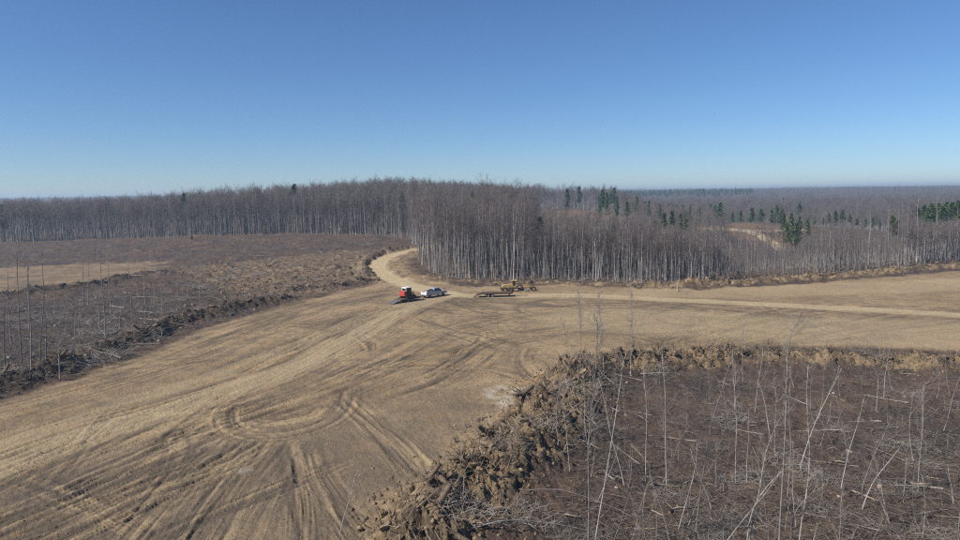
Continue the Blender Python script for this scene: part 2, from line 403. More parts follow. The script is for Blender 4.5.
def ground_material():
    mt, n, l, b = nodes('bare_ground_soil')
    co = n.new('ShaderNodeNewGeometry').outputs['Position']
    A = {}
    for k in ('dirt', 'pale', 'clay', 'streak', 'bank', 'forest', 'field', 'burn', 'darken', 'grey'):
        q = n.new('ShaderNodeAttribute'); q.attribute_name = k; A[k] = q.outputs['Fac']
    n_big = noise(n, l, 0.06, 5, 0.6, co); n_mid = noise(n, l, 0.5, 5, 0.65, co); n_fin = noise(n, l, 3.2, 6, 0.7, co); n_xf = noise(n, l, 14, 4, 0.7, co)
    # graded soil
    soil = mixc(n, l, ramp(n, l, n_big, .38, .62), (.25, .175, .100), (.395, .280, .158))
    n_pp = noise(n, l, 0.28, 6, 0.7, co); n_cl = noise(n, l, 1.1, 5, 0.75, co)
    soil = mixc(n, l, math_(n, l, 'MULTIPLY', ramp(n, l, n_pp, .53, .64), .6), soil, (.34, .205, .10))
    soil = mixc(n, l, math_(n, l, 'MULTIPLY', ramp(n, l, n_pp, .45, .34), .65), soil, (.15, .115, .082))
    soil = mixc(n, l, math_(n, l, 'MULTIPLY', ramp(n, l, n_cl, .57, .68), .7), soil, (.11, .083, .058))
    soil = mixc(n, l, math_(n, l, 'MULTIPLY', A['grey'], .8), soil, mixc(n, l, ramp(n, l, n_mid, .4, .62), (.125, .098, .073), (.175, .138, .102)))
    soil = mixc(n, l, math_(n, l, 'MULTIPLY', ramp(n, l, n_mid, .46, .64), .65), soil, (.15, .112, .074))
    soil = mixc(n, l, math_(n, l, 'MULTIPLY', ramp(n, l, A['streak'], -.02, .55), .75), soil, (.44, .32, .18))
    soil = mixc(n, l, math_(n, l, 'MULTIPLY', ramp(n, l, A['streak'], -.02, -.55), .75), soil, (.10, .078, .057))
    soil = mixc(n, l, math_(n, l, 'MULTIPLY', ramp(n, l, n_fin, .5, .66), .42), soil, (.085, .066, .049))
    soil = mixc(n, l, math_(n, l, 'MULTIPLY', ramp(n, l, n_xf, .54, .68), .5), soil, (.33, .275, .20))
    soil = mixc(n, l, math_(n, l, 'MULTIPLY', A['pale'], ramp(n, l, n_mid, .1, .55)), soil, mixc(n, l, ramp(n, l, n_fin, .36, .64), (.40, .305, .175), (.56, .445, .27)))
    soil = mixc(n, l, ramp(n, l, A['clay'], 0.1, 1.0), soil, (.40, .23, .095))
    soil = mixc(n, l, ramp(n, l, A['clay'], -0.1, -1.0), soil, (.40, .345, .26))
    # slash litter
    n_pat = noise(n, l, 0.17, 4, 0.6, co)
    lit = mixc(n, l, ramp(n, l, n_big, .36, .64), (.062, .046, .039), (.100, .062, .042))
    lit = mixc(n, l, math_(n, l, 'MULTIPLY', ramp(n, l, n_pat, .50, .66), .8), lit, (.14, .094, .06))
    lit = mixc(n, l, math_(n, l, 'MULTIPLY', ramp(n, l, n_pat, .46, .32), .8), lit, (.048, .039, .035))
    lit = mixc(n, l, math_(n, l, 'MULTIPLY', ramp(n, l, n_fin, .47, .7), .85), lit, (.115, .094, .078))
    lit = mixc(n, l, math_(n, l, 'MULTIPLY', ramp(n, l, n_mid, .52, .7), .8), lit, (.042, .033, .028))
    lit = mixc(n, l, math_(n, l, 'MULTIPLY', ramp(n, l, n_xf, .55, .7), .6), lit, (.20, .175, .15))
    lit = mixc(n, l, math_(n, l, 'MULTIPLY', A['burn'], ramp(n, l, n_mid, .42, .6)), lit, (.215, .155, .095))
    lit = mixc(n, l, math_(n, l, 'MULTIPLY', A['darken'], .8), lit, mixc(n, l, n_fin, (.032, .027, .025), (.07, .056, .048)))
    # forest leaf floor, open fields
    leaf = mixc(n, l, n_mid, (.085, .062, .045), (.13, .095, .07))
    fld = mixc(n, l, ramp(n, l, n_mid, .35, .65), (.20, .122, .072), (.135, .09, .06))
    bk = mixc(n, l, ramp(n, l, n_mid, .41, .6), (.085, .062, .043), (.31, .22, .125))
    bk = mixc(n, l, math_(n, l, 'MULTIPLY', ramp(n, l, n_fin, .5, .7), .6), bk, (.075, .056, .042))
    bk = mixc(n, l, math_(n, l, 'MULTIPLY', A['darken'], .85), bk, mixc(n, l, n_fin, (.04, .032, .027), (.085, .063, .046)))
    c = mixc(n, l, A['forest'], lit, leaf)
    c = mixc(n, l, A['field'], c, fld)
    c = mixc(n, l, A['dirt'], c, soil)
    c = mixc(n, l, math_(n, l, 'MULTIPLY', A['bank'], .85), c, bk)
    l.new(c, b.inputs['Base Color'])
    bp = n.new('ShaderNodeBump'); bp.inputs['Strength'].default_value = 1.0; bp.inputs['Distance'].default_value = 0.22
    hh = math_(n, l, 'ADD', math_(n, l, 'MULTIPLY', n_fin, 1.0), math_(n, l, 'MULTIPLY', n_xf, 0.35))
    l.new(hh, bp.inputs['Height']); l.new(bp.outputs[0], b.inputs['Normal'])
    return mt

def simple(name, col, col2=None, scale=3.0, rough=0.85, metal=0.0, spec=0.2, rnd=0.0, bump=0.0):
    mt, n, l, b = nodes(name)
    b.inputs['Roughness'].default_value = rough; b.inputs['Metallic'].default_value = metal; b.inputs['Specular IOR Level'].default_value = spec
    col2 = col2 or tuple(v * .75 for v in col)
    tc = n.new('ShaderNodeTexCoord').outputs['Object']
    f = noise(n, l, scale, 5, .65, tc)
    c = mixc(n, l, ramp(n, l, f, .36, .64), col2, col)
    if rnd:
        oi = n.new('ShaderNodeObjectInfo').outputs['Random']
        hv = n.new('ShaderNodeHueSaturation'); l.new(c, hv.inputs['Color'])
        v = math_(n, l, 'MULTIPLY_ADD', oi, rnd); v.node.inputs[2].default_value = 1 - rnd / 2
        l.new(v, hv.inputs['Value']); c = hv.outputs[0]
    l.new(c, b.inputs['Base Color'])
    if bump:
        bp = n.new('ShaderNodeBump'); bp.inputs['Strength'].default_value = bump; bp.inputs['Distance'].default_value = .05
        l.new(f, bp.inputs['Height']); l.new(bp.outputs[0], b.inputs['Normal'])
    return mt

M = {}
M['ground'] = ground_material()
M['bark'] = simple('grey_hardwood_bark', (.27, .25, .235), (.12, .107, .098), 1.0, rnd=.9)
M['twig'] = simple('bare_twigs', (.135, .115, .107), (.088, .074, .069), 1.0, rnd=.7)
M['pinebark'] = simple('pine_bark', (.14, .095, .07), (.09, .06, .045), 3)
M['needle'] = simple('pine_needles', (.085, .142, .036), (.045, .08, .024), 1.5, rnd=.6)
M['needle_pale'] = simple('pale_pine_needles', (.085, .11, .035), (.055, .08, .028), 1.5, rnd=.4)
M['pole'] = simple('pale_sapling_bark', (.33, .305, .28), (.15, .135, .12), 2.0, rnd=.7)
M['poletwig'] = simple('sapling_twigs', (.26, .225, .20), (.19, .16, .14), 1.0, rnd=.3)
M['deadwood'] = simple('weathered_wood', (.33, .295, .26), (.15, .13, .11), 1.2, rnd=.6)
M['palewood'] = simple('fresh_split_wood', (.38, .31, .225), (.24, .185, .125), 5.0, rnd=.4)
M['clod'] = simple('soil_clod', (.30, .22, .13), (.085, .062, .043), 1.3, rnd=.8, bump=.9)
M['darkclod'] = simple('dark_soil_clod', (.15, .11, .078), (.06, .045, .034), 1.7, rnd=.5, bump=.9)
M['root'] = simple('torn_roots', (.17, .125, .085), (.09, .066, .047), 4.0, rnd=.4)

# ------------------------------------------------------------------ object helpers
def link(o, parent=None):
    C.objects.link(o)
    if parent is not None: o.parent = parent
    return o

def mesh_np(name, V, Fc, mat, smooth_=True):
    me = bpy.data.meshes.new(name)
    V = np.asarray(V, np.float32); Fc = np.asarray(Fc, np.int32)
    k = Fc.shape[1]
    me.vertices.add(len(V)); me.vertices.foreach_set('co', V.ravel())
    me.loops.add(Fc.size); me.loops.foreach_set('vertex_index', Fc.ravel())
    me.polygons.add(len(Fc)); me.polygons.foreach_set('loop_start', np.arange(0, Fc.size, k, dtype=np.int32))
    if smooth_: me.polygons.foreach_set('use_smooth', np.ones(len(Fc), bool))
    me.update(calc_edges=True)
    me.materials.append(mat)
    return me

def tag(o, label, cat=None, group=None, kind=None):
    if label: o['label'] = label
    if cat: o['category'] = cat
    if group: o['group'] = group
    if kind: o['kind'] = kind
    return o

class Tubes:
    """tapered tubes collected into one mesh of triangles"""
    def __init__(s): s.v = []; s.f = []; s.n = 0
    def tube(s, pts, rad, k=3, cap=True):
        pts = np.asarray(pts, float); m_ = len(pts)
        d = np.gradient(pts, axis=0) if m_ > 2 else np.repeat((pts[1] - pts[0])[None], 2, 0)
        d /= np.linalg.norm(d, axis=1)[:, None] + 1e-9
        ref = np.array([0.31, 0.95, 0.05]) if abs(d[0][1]) < .8 else np.array([1.0, 0, .1])
        a = np.cross(d, ref); a /= np.linalg.norm(a, axis=1)[:, None] + 1e-9
        b = np.cross(d, a)
        ph = np.arange(k) * 2 * np.pi / k
        ring = pts[:, None] + np.asarray(rad)[:, None, None] * (np.cos(ph)[None, :, None] * a[:, None] + np.sin(ph)[None, :, None] * b[:, None])
        s.v.append(ring.reshape(-1, 3)); o = s.n
        i = np.arange(m_ - 1)[:, None] * k; j = np.arange(k)[None]; j2 = (j + 1) % k
        p, q, r, t = o + i + j, o + i + j2, o + i + k + j2, o + i + k + j
        s.f.append(np.stack([p, q, r], -1).reshape(-1, 3)); s.f.append(np.stack([p, r, t], -1).reshape(-1, 3))
        if cap and k > 3:
            for e in (0, (m_ - 1) * k):
                for c in range(1, k - 1): s.f.append(np.array([[o + e, o + e + c, o + e + c + 1]]))
        s.n += m_ * k
    def cone(s, a, b, r):
        a = np.asarray(a, float); b = np.asarray(b, float); d = b - a; d /= np.linalg.norm(d) + 1e-9
        u = np.cross(d, [0.3, .2, .9]); u /= np.linalg.norm(u) + 1e-9; v = np.cross(d, u)
        s.v.append(np.array([a + r * u, a + r * (-.5 * u + .87 * v), a + r * (-.5 * u - .87 * v), b])); o = s.n
        s.f.append(np.array([[o, o+1, o+3], [o+1, o+2, o+3], [o+2, o, o+3]])); s.n += 4
    def quad(s, a, b, c, d):
        s.v.append(np.array([a, b, c, d])); o = s.n; s.f.append(np.array([[o, o+1, o+2], [o, o+2, o+3]])); s.n += 4
    def mesh(s, name, mat, smooth_=True):
        return mesh_np(name, np.vstack(s.v), np.vstack(s.f), mat, smooth_)

def sticks(P, Q, r0, r1):
    """many straight sticks at once as one triangle soup (3 sided)"""
    P = np.asarray(P); Q = np.asarray(Q); n = len(P)
    d = Q - P; d /= np.linalg.norm(d, axis=1)[:, None] + 1e-9
    u = np.cross(d, np.array([.21, .13, .97])); u /= np.linalg.norm(u, axis=1)[:, None] + 1e-9; v = np.cross(d, u)
    V = np.zeros((n, 6, 3))
    for k in range(3):
        a = k * 2.0944
        o = math.cos(a) * u + math.sin(a) * v
        V[:, k] = P + o * r0[:, None]; V[:, 3 + k] = Q + o * r1[:, None]
    T = np.array([[0,1,4],[0,4,3],[1,2,5],[1,5,4],[2,0,3],[2,3,5],[0,2,1],[3,4,5]])
    Fc = (np.arange(n)[:, None, None] * 6 + T[None]).reshape(-1, 3)
    return V.reshape(-1, 3), Fc

# ------------------------------------------------------------------ ground: one polar sheet, cut into named surfaces
def azimuths():
    d = math.radians(43); a = np.linspace(-d, d, 980)
    side = np.linspace(d, 2 * math.pi - d, 60)[1:]
    return np.concatenate([a, side[:-1]])
az = azimuths()
rr = np.concatenate([[0.5, 4, 9, 15, 20, 25, 29], np.exp(np.linspace(math.log(32), math.log(215), 580)),
                     np.exp(np.linspace(math.log(217), math.log(520), 110)), np.exp(np.linspace(math.log(530), math.log(6000), 120))])
nr, na = len(rr), len(az)
GX = rr[:, None] * np.sin(az)[None]; GY = rr[:, None] * np.cos(az)[None]
GZ, MK = site(GX, GY, True)
Vg = np.stack([GX, GY, GZ], -1).reshape(-1, 3)
ii = np.arange(nr - 1)[:, None] * na; jj = np.arange(na)[None]; j2 = (jj + 1) % na
Fg = np.stack([ii + jj, ii + na + jj, ii + na + j2, ii + j2], -1).reshape(-1, 4)
Fg = Fg[:, ::-1]
fc = lambda k: MK[k][Fg].mean(1)
fdirt, froad, fbank = fc('dirt'), fc('road'), fc('bank')
bidf = MK['bid'][Fg].max(1)
cls = np.zeros(len(Fg), int)
cls[fdirt > .5] = 1
cls[froad > .5] = 2
names = list(BANKS.keys())
for bi, nm in enumerate(names):
    cls[(bidf == bi) & (fbank > .5)] = 10 + bi
GROUND = {}
def cut(name, code):
    sel = Fg[cls == code]
    if len(sel) == 0: return None
    u, inv = np.unique(sel, return_inverse=True)
    me = mesh_np(name, Vg[u], inv.reshape(-1, 4), M['ground'])
    for k in ('dirt', 'pale', 'clay', 'streak', 'bank', 'forest', 'field', 'burn', 'darken', 'grey'):
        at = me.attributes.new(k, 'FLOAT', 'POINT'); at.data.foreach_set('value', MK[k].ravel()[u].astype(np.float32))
    o = link(bpy.data.objects.new(name, me)); o['kind'] = 'structure'
    GROUND[name] = o
    return o
cut('ground', 0); cut('dirt_clearing', 1); cut('dirt_road', 2)
BANKOBJ = {}
for bi, nm in enumerate(names):
    BANKOBJ[nm] = cut('dirt_bank', 10 + bi)
blab = {'near': 'lumpy bank of pushed up soil and root balls in the foreground centre', 'mid': 'long soil bank between graded dirt and the right slash field',
        'left': 'dark soil bank slanting along the left slash field', 'upperleft': 'dark soil bank below the far left dirt pad',
        'berm': 'rough soil berm along the forest edge on the right', 'curve': 'dark cut bank outside the bend of the dirt road',
        'road': 'short soil heap left of the road mouth', 'scrub': 'low rough soil edge at the foot of the centre forest'}
for nm, o in BANKOBJ.items():
    if o: o['label'] = blab[nm]


# ------------------------------------------------------------------ projection (for choosing what shows largest)
def project(x, y, z):
    d = np.stack([x, y, z - CAMH], -1)
    f = d @ Fv
    return 480 + FPX * (d @ Rv) / f, 270 - FPX * (d @ Uv) / f
def Wp(px, py, y):
    """point at forward distance y in the direction of a photograph pixel"""
    q = ray(px, py); k = y / q[1]
    return np.array([q[0] * k, y, CAMH + q[2] * k])

# ------------------------------------------------------------------ bare hardwood trees
def hardwood(seed, Ht, r0, cs, spread, nb=26, ntw=6, ntl=3, lean=0.0):
    R = random.Random(seed)
    tr = Tubes(); cr = Tubes()
    lv = np.linspace(0, 1, 8)
    wob = np.cumsum([[R.gauss(0, .09), R.gauss(0, .09)] for _ in lv], 0) * Ht / 20
    wob -= wob[0]
    pts = np.stack([wob[:, 0] + lean * lv ** 1.5 * Ht, wob[:, 1], lv * Ht], 1)
    rad = r0 * (1 - lv) ** 0.75 * 0.92 + 0.018; rad[0] = r0 * 1.3
    pts[0, 2] = -0.5
    tr.tube(pts, rad, 6)
    at = lambda h: np.array([np.interp(h, lv, pts[:, i]) for i in range(3)])
    for i in range(nb):
        h = cs + (0.97 - cs) * ((i + R.random()) / nb)
        rel = (h - cs) / (1 - cs)
        L = spread * Ht * (0.55 + 0.6 * R.random()) * (1 - 0.55 * rel) * (0.6 + 0.8 * min(1, rel * 4))
        a = R.random() * 6.283; up = math.radians(R.uniform(28, 62))
        d = np.array([math.cos(a) * math.cos(up), math.sin(a) * math.cos(up), math.sin(up)])
        p0 = at(h); br = r0 * (0.38 - .22 * rel) * R.uniform(.7, 1.1)
        bp = [p0]
        for k in range(3):
            d = d + np.array([R.gauss(0, .16), R.gauss(0, .16), 0.12]); d /= np.linalg.norm(d)
            bp.append(bp[-1] + d * L / 3)
        bp = np.array(bp)
        (tr if br > .045 and i % 2 == 0 else cr).tube(bp, br * np.array([1, .7, .45, .15]), 3)
        for j in range(ntw):
            t = R.uniform(.25, 1.0) * 3; k = min(int(t), 2); q = bp[k] + (bp[k+1] - bp[k]) * (t - k)
            e = d * .7 + np.array([R.gauss(0, .6), R.gauss(0, .6), R.uniform(.0, .7)]); e /= np.linalg.norm(e)
            l2 = L * R.uniform(.22, .5); q2 = q + e * l2
            cr.cone(q, q2, .021)
            for _ in range(ntl):
                s = q + (q2 - q) * R.uniform(.2, .95)
                g = e + np.array([R.gauss(0, .6), R.gauss(0, .6), R.uniform(-.1, .6)]); g /= np.linalg.norm(g)
                cr.cone(s, s + g * l2 * R.uniform(.35, .8), .014)
    return tr, cr

HW = []
for k in range(9):
    R = random.Random(100 + k)
    HW.append(hardwood(200 + k, 20.0, R.uniform(.11, .24), R.uniform(.36, .62), R.uniform(.13, .25), nb=R.randint(20, 28), ntw=7, ntl=4))
for k in range(4):       # thin understorey poles
    R = random.Random(140 + k)
    HW.append(hardwood(240 + k, 20.0, R.uniform(.09, .12), R.uniform(.42, .62), R.uniform(.09, .13), nb=12, ntw=5, ntl=3))
HWM = [(t.mesh('trunk', M['bark']), c.mesh('crown', M['twig'])) for t, c in HW]

# (column, top row, forward distance, width factor, pale)
pg = [('lone dark pine standing out of the far left forest edge', None, [(184, 194, 383, 1.1, 0)]),
      ('tall dark pine rising above the forest edge left of the ridge top', None, [(294, 185, 395, 1.15, 0)]),
      ('small pine half hidden in the ridge forest beside the tall dark pine', None, [(267, 193, 410, .8, 0)]),
      ('young pine bush in the left cutover before the forest', None, [(192, 240, 330, 1.2, 0)]),
      ('dark pine at the left frame edge in the far forest', None, [(2, 205, 375, 1.3, 0)]),
      ('narrow pine high in the centre forest behind the white trunk', 'pines in the centre forest', [(473, 192, 300, .9, 0), (441, 204, 262, .7, 0), (404, 196, 380, .9, 1), (540, 217, 245, 1.1, 0), (478, 205, 270, .7, 0)]),
      ('dark pine in the row right of the orange field', 'pines right of the orange field', [(607, 193, 420, .8, 0), (617, 197, 425, .85, 0), (627, 202, 405, 1.0, 0), (637, 197, 440, .8, 0), (649, 201, 430, .8, 0), (600, 203, 440, .8, 0), (660, 204, 440, .8, 0), (614, 226, 250, .8, 0), (690, 205, 470, .8, 0)]),
      ('slender pine among bare trees left of the far dirt road', 'pines left of the far road', [(664, 214, 300, .9, 1), (672, 211, 310, .9, 0), (686, 219, 310, .9, 1), (681, 214, 330, .8, 0), (655, 222, 300, .9, 1), (700, 208, 420, .7, 0)]),
      ('broad dark pine standing alone above the woods left of the far road', None, [(720, 203, 470, 1.6, 0)]),
      ('pine in the short row behind the far dirt road', 'pines behind the far road', [(741, 211, 455, 1.2, 0), (752, 208, 460, 1.3, 0), (761, 209, 455, 1.3, 0), (772, 210, 460, 1.1, 0), (733, 212, 465, .9, 0), (781, 212, 470, .9, 0)]),
      ('bright green pine in the thick clump right of the far dirt road', 'pines clumped right of the far road', [(784, 215, 325, .75, 0), (792, 214, 318, .85, 0), (800, 217, 330, .85, 1), (808, 219, 325, .7, 0), (797, 223, 300, .8, 0), (787, 224, 312, .7, 1)]),
      ('yellowish green pine in the clump above the red brown slope', 'pale pines above the brown slope', [(829, 213, 395, 1.2, 1), (836, 211, 400, 1.3, 1), (843, 210, 400, 1.3, 1), (850, 214, 395, 1.1, 1), (823, 218, 400, 1.0, 1), (857, 219, 398, 1.0, 0), (815, 221, 405, .9, 1)]),
      ('dark pine in the row behind the red brown slope', 'pines behind the brown slope', [(866, 219, 420, 1.0, 0), (873, 218, 425, 1.1, 0), (880, 220, 420, .9, 0), (893, 217, 265, .8, 1), (898, 221, 280, .8, 1)]),
      ('dark green pine in the dense stand at the right frame edge', 'pines at the right frame edge', [(918, 208, 350, 1.1, 0), (925, 206, 350, 1.2, 0), (932, 205, 345, 1.3, 0), (939, 204, 350, 1.3, 0), (946, 203, 345, 1.3, 0), (953, 203, 350, 1.3, 0), (960, 202, 345, 1.4, 0), (968, 202, 350, 1.3, 0), (976, 203, 345, 1.3, 0), (929, 209, 330, 1.2, 0), (943, 207, 328, 1.3, 0), (957, 207, 325, 1.3, 0)])]
# points of the wood
def scatter(n, dmin, dmax, tmax):
    u = rng.random(n); r = np.sqrt(dmin ** 2 + u * (dmax ** 2 - dmin ** 2)); a = rng.uniform(-tmax, tmax, n)
    return np.stack([r * np.sin(a), r * np.cos(a)], 1)
def jitter_grid(step, dmin, dmax, tmax):
    g = np.arange(-dmax, dmax, step)
    X, Y = np.meshgrid(g, np.arange(0, dmax, step)); p = np.stack([X.ravel(), Y.ravel()], 1) + rng.uniform(-.5, .5, (X.size, 2)) * step
    r = np.hypot(p[:, 0], p[:, 1]); a = np.arctan2(p[:, 0], p[:, 1])
    return p[(r > dmin) & (r < dmax) & (np.abs(a) < tmax)]
TM = math.radians(41)
P1 = jitter_grid(3.3, 150, 460, TM)
fd1 = forest_depth(P1[:, 0], P1[:, 1])
P1 = P1[(fd1 > 1.0) & (field_mask(P1[:, 0], P1[:, 1]) < .3)]
P2 = jitter_grid(5.6, 460, 1050, TM); P2 = P2[field_mask(P2[:, 0], P2[:, 1]) < .3]
PE = jitter_grid(2.3, 150, 420, TM); fe = forest_depth(PE[:, 0], PE[:, 1]); PE = PE[(fe > .5) & (fe < np.where(PE[:, 0] > 30, 45, 14)) & (field_mask(PE[:, 0], PE[:, 1]) < .3)]
NE = len(PE); PW = np.vstack([P1, P2, PE]); slim = np.r_[np.zeros(len(P1) + len(P2), bool), np.ones(NE, bool)]
rd = np.empty(len(PW)); rd[:] = 99
for (Ln, W_, k_) in [ROADS[0], ROADS[6], ROADS[7]]:
    s_, t_, a_ = polydist(PW[:, 0], PW[:, 1], Ln); rd = np.minimum(rd, np.abs(s_))
PW = PW[rd > 6]; slim = slim[rd > 6]
dW = np.hypot(PW[:, 0], PW[:, 1])
zW = base(PW[:, 0], PW[:, 1]) - 0.25
bpx, _ = project(PW[:, 0], PW[:, 1], zW)
hW = rng.normal(19.5, 2.0, len(PW)) * (1 + .1 * perlin(PW[:, 0] / 40, PW[:, 1] / 40))
hW *= np.where(rng.random(len(PW)) < .12, rng.uniform(.55, .85, len(PW)), 1)
capx = [500, 522, 532, 600, 640, 700, 728, 795, 815, 840, 885, 915, 960, 1100]
capy = [185, 200, 224, 226, 226, 233, 250, 252, 236, 240, 240, 222, 219, 216]
cy_ = np.interp(bpx, capx, capy) + rng.normal(0, 5, len(PW)) - np.where(rng.random(len(PW)) < .05, rng.uniform(10, 28, len(PW)), 0)
hor = 194.5 - (bpx - 480) * math.tan(ROLL)
topz = CAMH - (cy_ - hor) / FPX * PW[:, 1]
capd = np.interp(bpx, [500, 527, 540, 615, 640, 1100], [0, 0, 520, 520, 345, 345])
m_ = (bpx > 515) & (dW < capd)
hW = np.where(m_, np.minimum(hW, np.maximum(topz - zW, 4.0)), hW)
cy2 = np.interp(bpx, [612, 640, 700, 800, 960], [196, 205, 213, 216, 214]) + rng.normal(0, 3, len(PW))
m2 = (bpx > 612) & (dW >= 345) & (dW < 640)
hW = np.where(m2, np.minimum(hW, np.maximum(CAMH - (cy2 - hor) / FPX * PW[:, 1] - zW, 4.0)), hW)
lc = np.interp(bpx, [-200, 0, 90, 160, 200, 260, 320, 380, 425, 470, 505, 521], [204, 201, 198.5, 197, 190, 186, 183, 180, 180.5, 183.5, 187.5, 190]) + rng.normal(0, 1.6, len(PW))
m4 = bpx < 521
hW = np.where(m4, np.minimum(hW, np.maximum(CAMH - (lc - hor) / FPX * PW[:, 1] - zW, 8)), hW)
for la_, gr_, items_ in pg:          # younger growth in front of the pines
    for (px_, py_, D_, wf_, pl_) in items_:
        m3 = (np.abs(bpx - px_) < 5.0 * wf_) & (PW[:, 1] < D_ + 4) & (bpx > 515)
        tz = CAMH - (py_ + 17 + rng.normal(0, 2, len(PW)) - hor) / FPX * PW[:, 1]
        hW = np.where(m3, np.minimum(hW, np.maximum(tz - zW, 3.5)), hW)
        m3 = (np.abs(bpx - px_) < 4.0 * wf_) & (PW[:, 1] < D_ + 4) & (bpx <= 515)
        tz = CAMH - (py_ + 12 + rng.normal(0, 3, len(PW)) - hor) / FPX * PW[:, 1]
        hW = np.where(m3, np.minimum(hW, np.maximum(tz - zW, 8)), hW)
keep = ~((hW < 5.5) & (dW > 255) & (bpx > 520))
PW, dW, zW, bpx, hW, slim, hor = PW[keep], dW[keep], zW[keep], bpx[keep], hW[keep], slim[keep], hor[keep]
var = rng.integers(0, 9, len(PW)); thin = (rng.random(len(PW)) < .3) | (hW < 11) | slim; var = np.where(thin, rng.integers(9, 13, len(PW)), var)
rz = rng.uniform(0, 6.283, len(PW))
wide = rng.uniform(.85, 1.2, len(PW)) * np.where(hW < 14, 1.45, 1.0)

# the 300 that show largest: apparent size, inside the frame and near the edge of the wood
fdW = forest_depth(PW[:, 0], PW[:, 1])
inview = (bpx > -5) & (bpx < 965) & (fdW < 45)
score = np.where(inview, hW / dW * np.where(fdW < 14, 1.0, .75), 0)
order = np.argsort(-score)
near_i = order[:300]; rest_i = order[300:]

def labelled_tree(i):
    p = bpx[i]; f = fdW[i]
    row = 'front row' if f < 4 else 'second row' if f < 8 else 'third row' if f < 13 else 'inside'
    size = 'slender' if thin[i] else 'tall' if hW[i] > 19.5 else 'mid height' if hW[i] > 16 else 'low'
    if wide[i] > 1.08: size += ' broad'
    spots = [(60, 'forest behind the far left dirt pad'), (150, 'far left forest above the poles of the cutover'), (240, 'far forest around the pale leaning tree'), (330, 'far forest below the ridge pine'),
             (412, 'far forest straight behind the road bend'), (440, 'forest corner right of the road bend'), (470, 'forest behind the pickup'), (500, 'forest behind the flatbed tail'),
             (540, 'forest behind the yellow grader'), (580, 'forest left of the bushy topped sapling'), (630, 'forest behind the bushy topped sapling'), (680, 'forest behind the short snag stub'),
             (740, 'forest right of the snag stub'), (800, 'forest below the far dirt road'), (850, 'forest right of the far dirt road'), (905, 'forest below the red brown slope'), (2000, 'forest at the right frame edge')]
    sp = next(s for q, s in spots if p < q)
    return '%s bare tree, %s of the %s' % (size, row, sp), 'hardwood trees of the ' + sp
for i in near_i:
    o = bpy.data.objects.new('hardwood_tree', None); o.empty_display_size = .5; link(o)
    o.location = (PW[i, 0], PW[i, 1], H1(PW[i]) if fdW[i] < 6 else zW[i]); o.rotation_euler = (rng.normal(0, .03), rng.normal(0, .03), rz[i])
    s = hW[i] / 20; o.scale = (s * wide[i], s * wide[i], s)
    la, gr = labelled_tree(i); tag(o, la, 'tree', gr)
    tm, cm = HWM[var[i]]
    link(bpy.data.objects.new('trunk', tm), o); link(bpy.data.objects.new('crown', cm), o)

def instancer(name, pts, rots, scl, var, meshes_list, label, cat=None):
    """a mass nobody could count: one object, copies spread over its points by geometry nodes"""
    col = bpy.data.collections.new(name + '_kinds')
    for k, ms in enumerate(meshes_list):
        bm = bmesh.new(); mats = []
        for mm in ms:
            bm.from_mesh(mm)
            # material index by source
        me = bpy.data.meshes.new('%s_kind_%02d' % (name, k))
        bm.to_mesh(me); bm.free()
        idx = []; 
        for q, mm in enumerate(ms):
            me.materials.append(mm.materials[0]); idx += [q] * len(mm.polygons)
        me.polygons.foreach_set('material_index', np.array(idx, np.int32))
        col.objects.link(bpy.data.objects.new('%s_kind_%02d' % (name, k), me))
    me = bpy.data.meshes.new(name); me.vertices.add(len(pts)); me.vertices.foreach_set('co', np.asarray(pts, np.float32).ravel())
    a = me.attributes.new('rot', 'FLOAT_VECTOR', 'POINT'); a.data.foreach_set('vector', np.asarray(rots, np.float32).ravel())
    a = me.attributes.new('scl', 'FLOAT_VECTOR', 'POINT'); a.data.foreach_set('vector', np.asarray(scl, np.float32).ravel())
    a = me.attributes.new('kind_index', 'INT', 'POINT'); a.data.foreach_set('value', np.asarray(var, np.int32))
    ng = bpy.data.node_groups.new(name + '_spread', 'GeometryNodeTree')
    ng.interface.new_socket('Geometry', in_out='INPUT', socket_type='NodeSocketGeometry')
    ng.interface.new_socket('Geometry', in_out='OUTPUT', socket_type='NodeSocketGeometry')
    N = ng.nodes; gi = N.new('NodeGroupInput'); go = N.new('NodeGroupOutput')
    ci = N.new('GeometryNodeCollectionInfo'); ci.inputs[0].default_value = col; ci.inputs[1].default_value = True; ci.inputs[2].default_value = True
    ip = N.new('GeometryNodeInstanceOnPoints'); ip.inputs['Pick Instance'].default_value = True
    def attr(nm, ty):
        q = N.new('GeometryNodeInputNamedAttribute'); q.data_type = ty; q.inputs[0].default_value = nm; return q.outputs[0]
    K = ng.links
    K.new(gi.outputs[0], ip.inputs['Points']); K.new(ci.outputs[0], ip.inputs['Instance'])
    K.new(attr('kind_index', 'INT'), ip.inputs['Instance Index'])
    e2r = N.new('FunctionNodeEulerToRotation'); K.new(attr('rot', 'FLOAT_VECTOR'), e2r.inputs[0]); K.new(e2r.outputs[0], ip.inputs['Rotation'])
    K.new(attr('scl', 'FLOAT_VECTOR'), ip.inputs['Scale']); K.new(ip.outputs[0], go.inputs[0])
    o = link(bpy.data.objects.new(name, me)); md = o.modifiers.new('spread', 'NODES'); md.node_group = ng
    tag(o, label, cat, None, 'stuff')
    return o

I = rest_i
instancer('bare_forest', np.column_stack([PW[I], zW[I]]), np.column_stack([rng.normal(0, .035, len(I)), rng.normal(0, .035, len(I)), rz[I]]),
          np.column_stack([hW[I] / 20 * wide[I], hW[I] / 20 * wide[I], hW[I] / 20]), var[I], HWM, 'dense mass of bare grey hardwood trees filling the woods behind the clearing', 'forest')

